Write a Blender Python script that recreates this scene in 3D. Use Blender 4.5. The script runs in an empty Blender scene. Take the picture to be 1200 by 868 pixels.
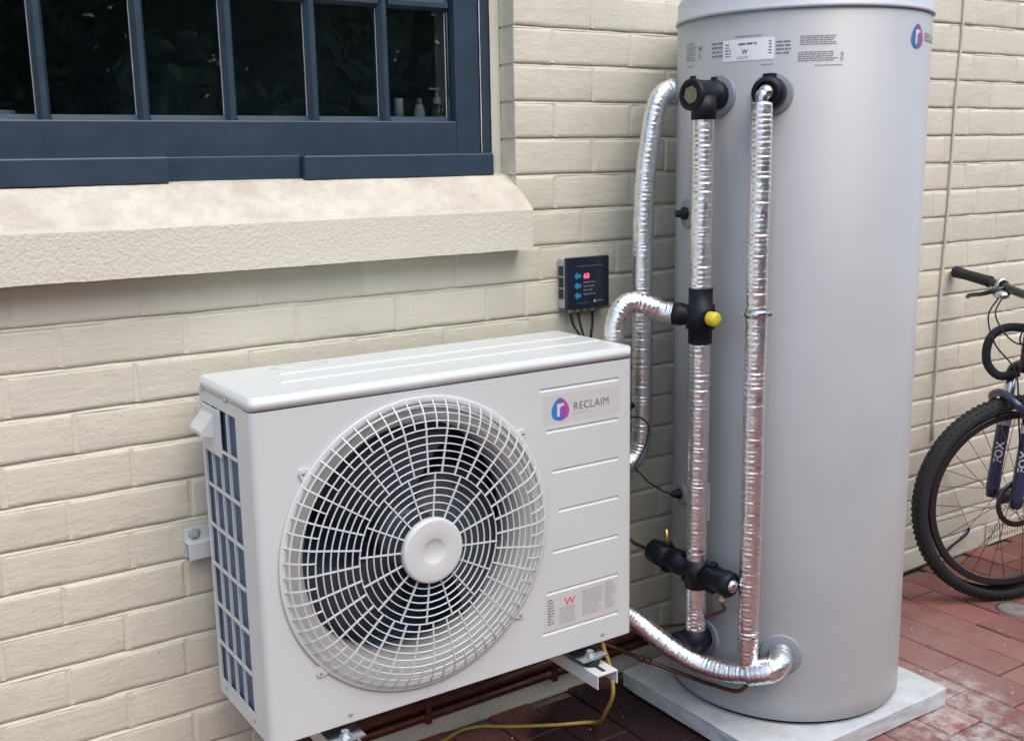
import bpy, bmesh, math, random
from mathutils import Vector, Matrix, noise as mnoise
R_ = math.radians
SC = bpy.context.scene
COL = SC.collection

# ------------------------------------------------------------------ camera, sky, sun, exposure
cam_d = bpy.data.cameras.new('camera'); cam = bpy.data.objects.new('camera', cam_d); COL.objects.link(cam)
SC.camera = cam
yaw, pit, rol = 0.58218, 0.19232, -0.0178
fw = Vector((math.sin(yaw)*math.cos(pit), math.cos(yaw)*math.cos(pit), -math.sin(pit)))
rt = Vector((math.cos(yaw), -math.sin(yaw), 0)); up = rt.cross(fw)
c_, s_ = math.cos(rol), math.sin(rol)
r2, u2 = rt*c_ + up*s_, up*c_ - rt*s_
cam.matrix_world = Matrix(((r2.x, u2.x, -fw.x, -1.4623), (r2.y, u2.y, -fw.y, -2.1928), (r2.z, u2.z, -fw.z, 1.4072), (0, 0, 0, 1)))
cam_d.sensor_width = 36; cam_d.sensor_fit = 'HORIZONTAL'; cam_d.lens = 36*1273.07/1200
cam_d.clip_start = 0.05; cam_d.clip_end = 400

SUN_EL, SUN_AZ = 58, 6           # azimuth measured from straight in front of the wall towards +x
wd = bpy.data.worlds.new('World'); SC.world = wd; wd.use_nodes = True
wn = wd.node_tree.nodes; bg = wn['Background']
sky = wn.new('ShaderNodeTexSky'); sky.sky_type = 'NISHITA'; sky.sun_disc = False
sky.sun_elevation = R_(SUN_EL); sky.sun_rotation = R_(180 - SUN_AZ)
sky.air_density = 1.0; sky.dust_density = 3.2; sky.ozone_density = 0.7
wd.node_tree.links.new(sky.outputs[0], bg.inputs[0]); bg.inputs[1].default_value = 0.15
sd = bpy.data.lights.new('sun', 'SUN'); sun = bpy.data.objects.new('sun', sd); COL.objects.link(sun)
sd.energy = 0.5; sd.angle = R_(70); sd.color = (1.0, 0.99, 0.97)
sdir = Vector((math.sin(R_(SUN_AZ))*math.cos(R_(SUN_EL)), -math.cos(R_(SUN_AZ))*math.cos(R_(SUN_EL)), math.sin(R_(SUN_EL))))
sun.rotation_euler = sdir.to_track_quat('Z', 'Y').to_euler(); sun.location = (0, -3, 8)
SC.view_settings.view_transform = 'Standard'; SC.view_settings.look = 'None'
SC.view_settings.gamma = 1; SC.view_settings.use_curve_mapping = False
SC.view_settings.exposure = 1.05
SC.cycles.max_bounces = 7; SC.cycles.diffuse_bounces = 3; SC.cycles.glossy_bounces = 3; SC.cycles.transmission_bounces = 4; SC.cycles.transparent_max_bounces = 8
SC.cycles.caustics_reflective = False; SC.cycles.caustics_refractive = False

# ------------------------------------------------------------------ materials
def nd(t, kind, **kw):
    n = t.nodes.new(kind)
    for k, v in kw.items():
        if hasattr(n, k): setattr(n, k, v)
        else: n.inputs[k.replace('_', ' ')].default_value = v
    return n
def noise_tex(t, vec, scale, detail=4, rough=.55):
    n = t.nodes.new('ShaderNodeTexNoise'); n.inputs['Scale'].default_value = scale
    n.inputs['Detail'].default_value = detail; n.inputs['Roughness'].default_value = rough
    t.links.new(vec, n.inputs['Vector']); return n.outputs['Fac']
def ramp(t, fac, stops):
    r = t.nodes.new('ShaderNodeValToRGB'); t.links.new(fac, r.inputs[0])
    e = r.color_ramp.elements
    while len(e) < len(stops): e.new(.5)
    for i, (p, c) in enumerate(stops):
        e[i].position = p; e[i].color = (c, c, c, 1) if isinstance(c, (int, float)) else (*c, 1)
    return r.outputs[0]
def mixc(t, fac, a, b, mode='MIX'):
    m = t.nodes.new('ShaderNodeMix'); m.data_type = 'RGBA'; m.blend_type = mode
    for sock, v in ((m.inputs[0], fac), (m.inputs[6], a), (m.inputs[7], b)):
        if isinstance(v, bpy.types.NodeSocket): t.links.new(v, sock)
        elif isinstance(v, (int, float)): sock.default_value = v
        else: sock.default_value = (*v, 1)
    return m.outputs[2]
def math_(t, op, a, b=0.0):
    m = t.nodes.new('ShaderNodeMath'); m.operation = op
    for i, v in enumerate((a, b)):
        if isinstance(v, bpy.types.NodeSocket): t.links.new(v, m.inputs[i])
        else: m.inputs[i].default_value = v
    return m.outputs[0]
def bump(t, h, strength, dist, prev=None):
    b = t.nodes.new('ShaderNodeBump'); b.inputs['Strength'].default_value = strength; b.inputs['Distance'].default_value = dist
    t.links.new(h, b.inputs['Height'])
    if prev is not None: t.links.new(prev, b.inputs['Normal'])
    return b.outputs[0]
def start(name):
    m = bpy.data.materials.new(name); m.use_nodes = True; t = m.node_tree
    return m, t, t.nodes['Principled BSDF']
def worldpos(t): return t.nodes.new('ShaderNodeNewGeometry').outputs['Position']
def setc(t, b, sock, v):
    if isinstance(v, bpy.types.NodeSocket): t.links.new(v, b.inputs[sock])
    elif isinstance(v, (int, float)): b.inputs[sock].default_value = v
    else: b.inputs[sock].default_value = (*v, 1)
def simple(name, col, rough=.5, metal=0.0, var=.08, vscale=14, bstr=0.0, bscale=200, bdist=.001, spec=.5, coat=0.0, emit=None):
    m, t, b = start(name); p = worldpos(t)
    n = noise_tex(t, p, vscale, 5, .6)
    k = ramp(t, n, [(.25, 1-var), (.75, 1+var*.4)])
    setc(t, b, 'Base Color', mixc(t, 1.0, col, k, 'MULTIPLY'))
    b.inputs['Metallic'].default_value = metal
    rr = math_(t, 'MULTIPLY_ADD', n, .12); rr.node.inputs[2].default_value = max(.03, rough-.06); t.links.new(rr, b.inputs['Roughness'])
    b.inputs['Specular IOR Level'].default_value = spec
    b.inputs['Coat Weight'].default_value = coat; b.inputs['Coat Roughness'].default_value = .12
    if bstr: t.links.new(bump(t, noise_tex(t, p, bscale, 4), bstr, bdist), b.inputs['Normal'])
    if emit:
        b.inputs['Emission Color'].default_value = (*emit[0], 1); b.inputs['Emission Strength'].default_value = emit[1]
    return m
M = {}
def island_random(t):
    a = t.nodes.new('ShaderNodeNewGeometry').outputs['Random Per Island']
    o = t.nodes.new('ShaderNodeObjectInfo').outputs['Random']
    return math_(t, 'FRACT', math_(t, 'ADD', a, o))
def wall_paint(name, base, rnd=True):
    m, t, b = start(name); p = worldpos(t)
    big = noise_tex(t, p, 2.6, 3, .6); mid = noise_tex(t, p, 17, 4, .68); fine = noise_tex(t, p, 120, 3, .65)
    mp_ = t.nodes.new('ShaderNodeMapping'); mp_.inputs['Scale'].default_value = (.32, 1, 1.0); t.links.new(p, mp_.inputs[0])
    drag = noise_tex(t, mp_.outputs[0], 46, 4, .7)
    c = mixc(t, ramp(t, big, [(.3, 0.0), (.7, 1.0)]), [x*.93 for x in base], [min(1, x*1.05) for x in base])
    c = mixc(t, ramp(t, mid, [(.52, 0.0), (.78, .40)]), c, (base[0]*.84, base[1]*.81, base[2]*.75))
    # little chips and specks of dirt
    c = mixc(t, ramp(t, fine, [(.69, 0.0), (.72, .5)]), c, (.16, .14, .11))
    if rnd:
        k = ramp(t, island_random(t), [(0.0, .95), (1.0, 1.03)]); c = mixc(t, 1.0, c, k, 'MULTIPLY')
    setc(t, b, 'Base Color', c)
    b.inputs['Roughness'].default_value = .62; b.inputs['Specular IOR Level'].default_value = .3
    h = math_(t, 'ADD', math_(t, 'ADD', math_(t, 'MULTIPLY', mid, .7), math_(t, 'MULTIPLY', fine, .36)), math_(t, 'MULTIPLY', drag, .75))
    t.links.new(bump(t, h, .62, .0042), b.inputs['Normal']); return m
M['wall'] = wall_paint('painted_brick', (.622, .598, .488))
M['mortar'] = wall_paint('painted_mortar', (.615, .590, .482), False)
def stucco():
    m, t, b = start('stucco_sill'); p = worldpos(t)
    mid = noise_tex(t, p, 8, 9, .74); gr = noise_tex(t, p, 135, 3, .65); fn = noise_tex(t, p, 220, 3, .6)
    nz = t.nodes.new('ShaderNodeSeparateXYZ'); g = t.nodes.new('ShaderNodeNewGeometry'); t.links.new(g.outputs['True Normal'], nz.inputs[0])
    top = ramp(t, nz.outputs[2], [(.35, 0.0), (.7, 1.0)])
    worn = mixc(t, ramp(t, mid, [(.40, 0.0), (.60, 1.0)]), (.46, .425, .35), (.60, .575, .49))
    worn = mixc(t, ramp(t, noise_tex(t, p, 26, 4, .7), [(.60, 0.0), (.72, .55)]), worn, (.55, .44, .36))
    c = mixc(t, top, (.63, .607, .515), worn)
    setc(t, b, 'Base Color', c); b.inputs['Roughness'].default_value = .8; b.inputs['Specular IOR Level'].default_value = .2
    n1 = bump(t, ramp(t, gr, [(.35, 0.0), (.65, 1.0)]), .42, .0026); n2 = bump(t, fn, .4, .001, n1)
    t.links.new(n2, b.inputs['Normal']); return m
M['stucco'] = stucco()
def paver():
    m, t, b = start('red_paver'); p = worldpos(t)
    r = island_random(t)
    c = ramp(t, r, [(0.0, (.145, .052, .047)), (.4, (.200, .070, .060)), (.75, (.245, .092, .077)), (1.0, (.175, .075, .066))])
    c = mixc(t, ramp(t, noise_tex(t, p, 13, 5, .65), [(.35, 0.0), (.75, .45)]), c, (.24, .145, .12))
    c = mixc(t, ramp(t, noise_tex(t, p, 60, 4, .6), [(.6, 0.0), (.8, .5)]), c, (.11, .06, .055))
    # cement slurry spilled round the slab corner
    def blob(cx, cy, rad, soft, amp, sc):
        v = t.nodes.new('ShaderNodeVectorMath'); v.operation = 'DISTANCE'; t.links.new(p, v.inputs[0]); v.inputs[1].default_value = (cx, cy, 0)
        d = math_(t, 'ADD', v.outputs['Value'], math_(t, 'MULTIPLY', math_(t, 'SUBTRACT', noise_tex(t, p, sc, 5, .65), .5), amp))
        return ramp(t, d, [(max(0, rad-soft), 1.0), (rad+soft, 0.0)])
    sl = math_(t, 'MAXIMUM', blob(.92, -.60, .13, .05, .30, 16), blob(.80, -.76, .16, .06, .35, 14))
    sl = math_(t, 'MULTIPLY', sl, ramp(t, noise_tex(t, p, 24, 5, .7), [(.40, .05), (.62, .85)]))
    c = mixc(t, sl, c, (.44, .42, .40))
    dusty = blob(1.05, -.45, .25, .25, .5, 7); c = mixc(t, math_(t, 'MULTIPLY', dusty, .35), c, (.34, .27, .25))
    # near-black, slightly less rough patches on the pavers by the fan unit
    dark_patch = math_(t, 'MAXIMUM', blob(.15, -.26, .29, .05, .22, 6), blob(.20, -.62, .20, .06, .2, 7))
    c = mixc(t, math_(t, 'MULTIPLY', dark_patch, .93), c, (.006, .004, .007))
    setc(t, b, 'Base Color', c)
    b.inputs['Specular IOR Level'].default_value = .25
    setc(t, b, 'Roughness', math_(t, 'SUBTRACT', .78, math_(t, 'MULTIPLY', dark_patch, .18)))
    n1 = bump(t, noise_tex(t, p, 55, 5, .65), .5, .002); t.links.new(bump(t, noise_tex(t, p, 320, 3), .35, .0007, n1), b.inputs['Normal'])
    return m
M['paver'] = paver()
M['sand'] = simple('joint_sand', (.22, .16, .14), .9, var=.35, vscale=60, bstr=.6, bscale=300, bdist=.002, spec=.1)
M['earth'] = simple('pale_gravel', (.34, .33, .30), .95, var=.3, vscale=3, spec=.1)
M['concrete'] = simple('pale_concrete', (.50, .53, .55), .8, var=.22, vscale=18, bstr=.5, bscale=120, bdist=.002, spec=.2)
M['navy'] = simple('navy_gloss_paint', (.028, .048, .074), .38, var=.18, vscale=22, bstr=.25, bscale=70, bdist=.001, spec=.5)
M['white_paint'] = simple('chipped_white_paint', (.7, .69, .66), .6, var=.25, vscale=40)
M['white'] = simple('white_powder_coat', (.570, .610, .604), .36, var=.035, vscale=6, bstr=.08, bscale=500, bdist=.0003)
M['white_plastic'] = simple('white_plastic', (.585, .62, .612), .42, var=.04, vscale=20)
M['grey_plastic'] = simple('grey_plastic', (.36, .38, .40), .5)
M['cover_grey'] = simple('cover_grey', (.19, .175, .17), .7, var=.25, vscale=60)
M['ltgrey'] = simple('light_grey_plastic', (.46, .46, .45), .5)
M['dark'] = simple('dark_cavity', (.018, .026, .036), .6, var=.2)
M['blade'] = simple('fan_blade_grey', (.036, .05, .072), .5)
M['tank'] = simple('grey_tank_steel', (.372, .388, .396), .42, var=.07, vscale=5, bstr=.14, bscale=5, bdist=.006, spec=.45, coat=.12)
M['tank_lid'] = simple('tank_lid_grey', (.46, .50, .54), .4, var=.05)
M['flange'] = simple('flange_grey', (.27, .30, .34), .55)
M['black'] = simple('black_plastic', (.006, .009, .015), .5, var=.2, vscale=50, bstr=.2, bscale=400, bdist=.0005, spec=.3)
M['rubber'] = simple('tyre_rubber', (.018, .019, .022), .75, var=.3, vscale=60, bstr=.3, bscale=300)
M['blackmetal'] = simple('black_metal', (.015, .016, .02), .3, spec=.5, coat=.3)
M['alloy'] = simple('alloy', (.62, .63, .66), .28, 1.0)
M['brass'] = simple('brass', (.55, .42, .20), .35, 1.0)
M['oldbrass'] = simple('dull_brass', (.30, .26, .18), .5, .6)
M['copper'] = simple('copper', (.20, .095, .078), .36, .85, var=.4, vscale=25)
M['steel'] = simple('zinc_steel', (.62, .68, .72), .25, 1.0, var=.2, vscale=40, bstr=.3, bscale=90)
M['yellow'] = simple('yellow_plastic', (.72, .60, .05), .4)
M['cable_y'] = simple('yellow_cable', (.36, .25, .06), .5, var=.2)
M['navyfork'] = simple('dark_blue_paint', (.022, .032, .085), .25, coat=.5)
M['decal'] = simple('white_decal', (.6, .62, .68), .5)
M['ink'] = simple('grey_ink', (.11, .11, .125), .6)
M['ink_soft'] = simple('soft_grey_ink', (.32, .32, .335), .6)
M['ink_tank'] = simple('tank_ink', (.20, .205, .23), .5)
M['ink_key'] = simple('panel_ink', (.16, .18, .22), .5)
M['pink'] = simple('pink_ink', (.72, .10, .17), .5)
M['sticker'] = simple('clear_grey_sticker', (.545, .555, .545), .4, var=.03)
M['paper'] = simple('white_label', (.90, .93, .95), .5, var=.03)
M['screen'] = simple('dark_panel', (.012, .020, .034), .22, var=.1)
M['blue_key'] = simple('blue_key', (.03, .27, .48), .4)
M['red_led'] = simple('red_led', (.5, .05, .08), .4, emit=((1.0, .12, .2), .8))
M['plaster'] = simple('inner_plaster', (.80, .80, .76), .8)
M['room'] = simple('pale_room', (.56, .66, .72), .9, var=.3, vscale=2)
M['glasswhite'] = simple('pale_bottle', (.82, .86, .88), .4)
M['soap'] = simple('blue_soap', (.30, .52, .58), .25)
M['bark'] = simple('bark', (.07, .055, .04), .9, var=.4, vscale=20)
def coil():
    m, t, b = start('coil_fins'); p = worldpos(t)
    w = t.nodes.new('ShaderNodeTexWave'); w.inputs['Scale'].default_value = 160; w.bands_direction = 'Z'; t.links.new(p, w.inputs['Vector'])
    setc(t, b, 'Base Color', mixc(t, w.outputs['Fac'], (.05, .10, .19), (.12, .20, .33)))
    b.inputs['Metallic'].default_value = .3; b.inputs['Roughness'].default_value = .45
    t.links.new(bump(t, w.outputs['Fac'], .5, .001), b.inputs['Normal']); return m
M['coil'] = coil()
def foil():
    m, t, b = start('wrinkled_foil'); p = worldpos(t)
    setc(t, b, 'Base Color', ramp(t, noise_tex(t, p, 60, 3), [(.3, (.84, .845, .86)), (.7, (.95, .955, .96))]))
    b.inputs['Metallic'].default_value = 1.0
    setc(t, b, 'Roughness', ramp(t, noise_tex(t, p, 35, 3), [(.3, .25), (.7, .39)]))
    v = t.nodes.new('ShaderNodeTexVoronoi'); v.inputs['Scale'].default_value = 130; t.links.new(p, v.inputs['Vector'])
    t.links.new(bump(t, v.outputs['Distance'], .30, .0022), b.inputs['Normal'])
    return m
M['foil'] = foil()
def glass():
    m, t, b = start('window_glass')
    o = t.nodes['Material Output']; tr = t.nodes.new('ShaderNodeBsdfTransparent'); tr.inputs[0].default_value = (.88, .93, .95, 1)
    gl = t.nodes.new('ShaderNodeBsdfGlossy'); gl.inputs['Roughness'].default_value = .015; gl.inputs[0].default_value = (.9, .95, 1, 1)
    fr = t.nodes.new('ShaderNodeFresnel'); fr.inputs[0].default_value = 1.6
    n = bump(t, noise_tex(t, worldpos(t), 5, 2), .05, .02); t.links.new(n, gl.inputs['Normal'])
    mx = t.nodes.new('ShaderNodeMixShader'); t.links.new(fr.outputs[0], mx.inputs[0]); t.links.new(tr.outputs[0], mx.inputs[1]); t.links.new(gl.outputs[0], mx.inputs[2])
    t.links.new(mx.outputs[0], o.inputs[0]); return m
M['glass'] = glass()
def clear():
    m, t, b = start('clear_plastic'); b.inputs['Base Color'].default_value = (.8, .9, .9, 1); b.inputs['Transmission Weight'].default_value = .9
    b.inputs['Roughness'].default_value = .1; return m
M['clear'] = clear()
def leaf():
    m, t, b = start('dark_leaf'); r = island_random(t)
    setc(t, b, 'Base Color', ramp(t, r, [(0, (.03, .05, .025)), (.6, (.06, .09, .05)), (1, (.13, .17, .10))])); b.inputs['Roughness'].default_value = .8; b.inputs['Specular IOR Level'].default_value = .15
    return m
M['leaf'] = leaf()
def logo_grad():
    m, t, b = start('logo_gradient')
    s = t.nodes.new('ShaderNodeSeparateXYZ'); u = t.nodes.new('ShaderNodeUVMap'); t.links.new(u.outputs[0], s.inputs[0])
    k = math_(t, 'ADD', s.outputs[0], math_(t, 'MULTIPLY', math_(t, 'SUBTRACT', .5, s.outputs[1]), -.15))
    setc(t, b, 'Base Color', ramp(t, k, [(.10, (.02, .22, .50)), (.45, (.10, .12, .48)), (.75, (.34, .06, .36)), (1.0, (.46, .10, .30))]))
    b.inputs['Roughness'].default_value = .4; return m
M['logo'] = logo_grad()
def logo_grad2():
    m = M['logo'].copy(); m.name = 'logo_gradient_red'
    for n in m.node_tree.nodes:
        if n.type == 'VALTORGB':
            for e, c in zip(n.color_ramp.elements, [(.02, .16, .42), (.06, .10, .38), (.28, .06, .22), (.50, .05, .12)]): e.color = (*c, 1)
    return m
M['logo_tank'] = logo_grad2()

# ------------------------------------------------------------------ mesh helpers
class MB:
    def __init__(s): s.v = []; s.f = []; s.sm = []
    def add(s, vs, fs, smooth=False):
        o = len(s.v); s.v += [tuple(v) for v in vs]; s.f += [tuple(i+o for i in f) for f in fs]; s.sm += [smooth]*len(fs); return s
    def box(s, a, b, ch=0.0):
        (x0, y0, z0), (x1, y1, z1) = a, b
        if ch <= 0:
            return s.add([(x0,y0,z0),(x1,y0,z0),(x1,y1,z0),(x0,y1,z0),(x0,y0,z1),(x1,y0,z1),(x1,y1,z1),(x0,y1,z1)],
                         [(0,3,2,1),(4,5,6,7),(0,1,5,4),(1,2,6,5),(2,3,7,6),(3,0,4,7)])
        bm = bmesh.new(); bmesh.ops.create_cube(bm, size=1)
        for v in bm.verts: v.co = ((x0+x1)/2+v.co.x*(x1-x0), (y0+y1)/2+v.co.y*(y1-y0), (z0+z1)/2+v.co.z*(z1-z0))
        bmesh.ops.bevel(bm, geom=bm.edges[:], offset=ch, segments=2, affect='EDGES', profile=.5)
        return s.frombm(bm)
    def frombm(s, bm, smooth=False):
        bm.verts.index_update(); s.add([v.co[:] for v in bm.verts], [[v.index for v in f.verts] for f in bm.faces], smooth); bm.free(); return s
    def tube(s, pts, rad, seg=12, caps=True, smooth=True):
        pts = [Vector(p) for p in pts]; n = len(pts); rf = rad if callable(rad) else (lambda i, n_: rad)
        tg = [(pts[min(i+1, n-1)]-pts[max(i-1, 0)]).normalized() for i in range(n)]
        nv = tg[0].orthogonal().normalized(); vs = []; fs = []
        for i in range(n):
            nv = (nv - tg[i]*nv.dot(tg[i])).normalized(); bn = tg[i].cross(nv); r = rf(i, n)
            for k in range(seg):
                a = 2*math.pi*k/seg; rr = r(k, seg) if callable(r) else r
                vs.append(pts[i] + (nv*math.cos(a)+bn*math.sin(a))*rr)
        for i in range(n-1):
            for k in range(seg):
                k2 = (k+1) % seg; fs.append((i*seg+k, i*seg+k2, (i+1)*seg+k2, (i+1)*seg+k))
        s.add(vs, fs, smooth)
        if caps:
            o = len(s.v)-len(vs); s.f += [tuple(o+k for k in reversed(range(seg))), tuple(o+(n-1)*seg+k for k in range(seg))]; s.sm += [False, False]
        return s
    def cyl(s, a, b, r, seg=20, r1=None): return s.tube([a, b], (lambda i, n: r if i == 0 else (r if r1 is None else r1)), seg)
    def lathe(s, prof, o, ax, seg=48, smooth=True):
        """prof: list of (distance along axis, radius)"""
        o = Vector(o); ax = Vector(ax).normalized(); n1 = ax.orthogonal().normalized(); n2 = ax.cross(n1); vs = []; fs = []
        for d, r in prof:
            for k in range(seg):
                a = 2*math.pi*k/seg; vs.append(o+ax*d+(n1*math.cos(a)+n2*math.sin(a))*r)
        for i in range(len(prof)-1):
            for k in range(seg):
                k2 = (k+1) % seg; fs.append((i*seg+k, i*seg+k2, (i+1)*seg+k2, (i+1)*seg+k))
        return s.add(vs, fs, smooth)
    def sphere(s, c, r, seg=16, sc=(1,1,1)):
        bm = bmesh.new(); bmesh.ops.create_uvsphere(bm, u_segments=seg, v_segments=seg//2, radius=r)
        for v in bm.verts: v.co = (c[0]+v.co.x*sc[0], c[1]+v.co.y*sc[1], c[2]+v.co.z*sc[2])
        return s.frombm(bm, True)
    def prism(s, poly, fn, h0, h1):
        """poly of 2d points, fn(p, h) gives 3d"""
        n = len(poly); s.add([fn(p, h0) for p in poly]+[fn(p, h1) for p in poly],
            [tuple(range(n))[::-1], tuple(range(n, 2*n))]+[(i, (i+1) % n, n+(i+1) % n, n+i) for i in range(n)]); return s
    def mesh(s, name, mat):
        me = bpy.data.meshes.new(name); me.from_pydata(s.v, [], s.f); me.polygons.foreach_set('use_smooth', s.sm); me.update()
        bm = bmesh.new(); bm.from_mesh(me); bmesh.ops.recalc_face_normals(bm, faces=bm.faces[:]); bm.to_mesh(me); bm.free()
        if mat: me.materials.append(M[mat])
        return me
    def build(s, name, mat, parent=None): return link(name, s.mesh(name, mat), parent)
def link(name, me, parent=None):
    o = bpy.data.objects.new(name, me); COL.objects.link(o)
    if parent is not None: o.parent = parent; o.matrix_parent_inverse = Matrix.Translation(-Vector(parent.location)) if parent.type == 'EMPTY' and parent.get('worldparts') else Matrix()
    return o
def tag(o, label=None, cat=None, group=None, kind=None):
    for k, v in (('label', label), ('category', cat), ('group', group), ('kind', kind)):
        if v: o[k] = v
    return o
def thing(name, label, cat, loc=(0, 0, 0), group=None, rz=0.0, local=False):
    o = bpy.data.objects.new(name, None); COL.objects.link(o); o.location = loc; o.rotation_euler = (0, 0, rz); o.empty_display_size = .1
    if not local: o['worldparts'] = 1          # parts are written in world coordinates
    return tag(o, label, cat, group)
def smooth_path(pts, step=.01):
    pts = [Vector(p) for p in pts]; P = [pts[0]*2-pts[1]]+pts+[pts[-1]*2-pts[-2]]; out = []
    for i in range(1, len(P)-2):
        p0, p1, p2, p3 = P[i-1:i+3]; n = max(2, int((p2-p1).length/step))
        for k in range(n):
            t = k/n; out.append(.5*((2*p1)+(p2-p0)*t+(2*p0-5*p1+4*p2-p3)*t*t+(3*p1-p0-3*p2+p3)*t**3))
    out.append(pts[-1]); return out
def foil_tube(pts, r, seed, parent=None, pitch=.0105, name='pipe', straight=False):
    rg = random.Random(seed); path = smooth_path(pts, .0026); seg = 20
    L = [0]
    for i in range(1, len(path)): L.append(L[-1]+(path[i]-path[i-1]).length)
    rings = [0]
    while rings[-1] < L[-1]: rings.append(rings[-1]+pitch*rg.uniform(.65, 1.4))
    amp = [rg.uniform(.3, 1.25) for _ in rings]; ph = [rg.uniform(0, 6.28) for _ in rings]; off = Vector((seed*3.1, seed*1.7, 0))
    def rad(i, n):
        j = max(k for k in range(len(rings)) if rings[k] <= L[i]+1e-9); w = (L[i]-rings[j])/pitch
        dip = (math.exp(-(w/.17)**2)-.35*math.exp(-((w-.42)/.2)**2))*amp[j]
        def f(k, sg):
            a = 2*math.pi*k/sg
            cr = mnoise.noise(path[i]*70+Vector((math.cos(a)*2.2, math.sin(a)*2.2, 0))+off)
            cr2 = mnoise.noise(path[i]*230+Vector((math.cos(a)*5, math.sin(a)*5, 3))+off)
            return r*(1 - .115*dip*(.75+.40*math.cos(a*1+ph[j])) + .022*cr + .016*cr2)
        return f
    return MB().tube(path, rad, seg).build(name, 'foil', parent)
def text_mb(body, size, fn, bold=0.0, sx=1.0, space=1.0):
    cu = bpy.data.curves.new('txt', 'FONT'); cu.body = body; cu.size = size; cu.space_character = space; cu.offset = bold; cu.resolution_u = 3
    o = bpy.data.objects.new('txt', cu); COL.objects.link(o); dg = bpy.context.evaluated_depsgraph_get(); dg.update()
    me = bpy.data.meshes.new_from_object(o.evaluated_get(dg)); mb = MB()
    mb.add([fn(v.co.x*sx, v.co.y) for v in me.vertices], [list(p.vertices) for p in me.polygons])
    bpy.data.objects.remove(o); bpy.data.curves.remove(cu); bpy.data.meshes.remove(me); return mb
def grid_quad(mb, x0, z0, x1, z1, fn, nx=1):
    for i in range(nx):
        a, b = x0+(x1-x0)*i/nx, x0+(x1-x0)*(i+1)/nx; mb.add([fn(a, z0), fn(b, z0), fn(b, z1), fn(a, z1)], [(0, 1, 2, 3)])
    return mb
def micro_text(x0, z0, x1, z1, rows, fn, seed, fill=.75, ragged=.25):
    """lines of print too small to read: word-long marks"""
    rg = random.Random(seed); mb = MB(); h = (z1-z0)/rows
    for r in range(rows):
        zc = z1-(r+.5)*h; x = x0; end = x1-(x1-x0)*rg.uniform(0, ragged)
        while x < end:
            w = min(h*rg.uniform(.5, 2.2), end-x)
            if w > h*.3: grid_quad(mb, x, zc-h*.2, x+w, zc+h*.2, fn)
            x += w+h*.3
    return mb
def flat_mesh(mb, name, mat, parent, uvfn=None):
    me = bpy.data.meshes.new(name); me.from_pydata(mb.v, [], mb.f); me.update(); me.materials.append(M[mat])
    if uvfn:
        uv = me.uv_layers.new(name='UVMap')
        for l in me.loops: uv.data[l.index].uv = uvfn(l.vertex_index)
    return link(name, me, parent)
def boolean_cut(mb, cutters, name, mat):
    a = bpy.data.objects.new('tmp', mb.mesh('tmp', mat)); COL.objects.link(a); tmp = []
    for c in cutters:
        b = bpy.data.objects.new('tmpc', c.mesh('tmpc', mat)); COL.objects.link(b); tmp.append(b)
        md = a.modifiers.new('b', 'BOOLEAN'); md.operation = 'DIFFERENCE'; md.object = b; md.solver = 'EXACT'
    dg = bpy.context.evaluated_depsgraph_get(); dg.update()
    me = bpy.data.meshes.new_from_object(a.evaluated_get(dg)); me.name = name
    for o in [a]+tmp: bpy.data.objects.remove(o)
    me.materials.clear(); me.materials.append(M[mat]); return me

# ------------------------------------------------------------------ ground
rng = random.Random(7)
gr = MB(); gr.add([(-120,-120,-.055),(120,-120,-.055),(120,120,-.055),(-120,120,-.055)], [(0,1,2,3)])
tag(gr.build('ground', 'earth'), kind='structure')
pv = MB(); pv.add([(-3.6,-4.2,-.012),(4.6,-4.2,-.012),(4.6,.02,-.012),(-3.6,.02,-.012)], [(0,1,2,3)])
paving = tag(pv.build('paving', 'sand'), kind='structure')
PW, PL = .1255, .2345
def paver_mb(seed):
    rg = random.Random(seed); bm = bmesh.new(); bmesh.ops.create_cube(bm, size=1)
    for v in bm.verts: v.co = (v.co.x*(PW-.0045), v.co.y*(PL-.0045), v.co.z*.04-.02)
    for v in bm.verts:
        v.co.x += rg.uniform(-.0009, .0009); v.co.y += rg.uniform(-.0012, .0012)
    bmesh.ops.bevel(bm, geom=[e for e in bm.edges if all(v.co.z > -.01 for v in e.verts)], offset=.0035, segments=1, affect='EDGES')
    return MB().frombm(bm)
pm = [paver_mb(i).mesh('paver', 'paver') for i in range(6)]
rest = MB()
for ix in range(-34, 30):
    x = .957+ix*PW; sh = (0 if ix % 2 else .5)*PL + rng.uniform(-.006, .006)
    for iy in range(-1, 19):
        y = -.5-PL/2+sh+(2-iy)*PL
        if y > -.01: continue
        z = rng.uniform(-.0022, .0018); tx, ty = rng.uniform(-.006, .006), rng.uniform(-.005, .005)
        if x < -3.5 or x > 4.5 or y < -4.1: continue
        if -.62 < x < 2.35 and y > -1.05:
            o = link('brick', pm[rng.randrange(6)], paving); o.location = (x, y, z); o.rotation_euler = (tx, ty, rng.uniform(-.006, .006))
        else:
            m4 = Matrix.Translation((x, y, z)) @ Matrix.Rotation(tx, 4, 'X') @ Matrix.Rotation(ty, 4, 'Y')
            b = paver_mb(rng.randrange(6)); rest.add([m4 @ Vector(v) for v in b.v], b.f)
tag(rest.build('brickwork', 'paver', paving), kind='stuff')
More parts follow.
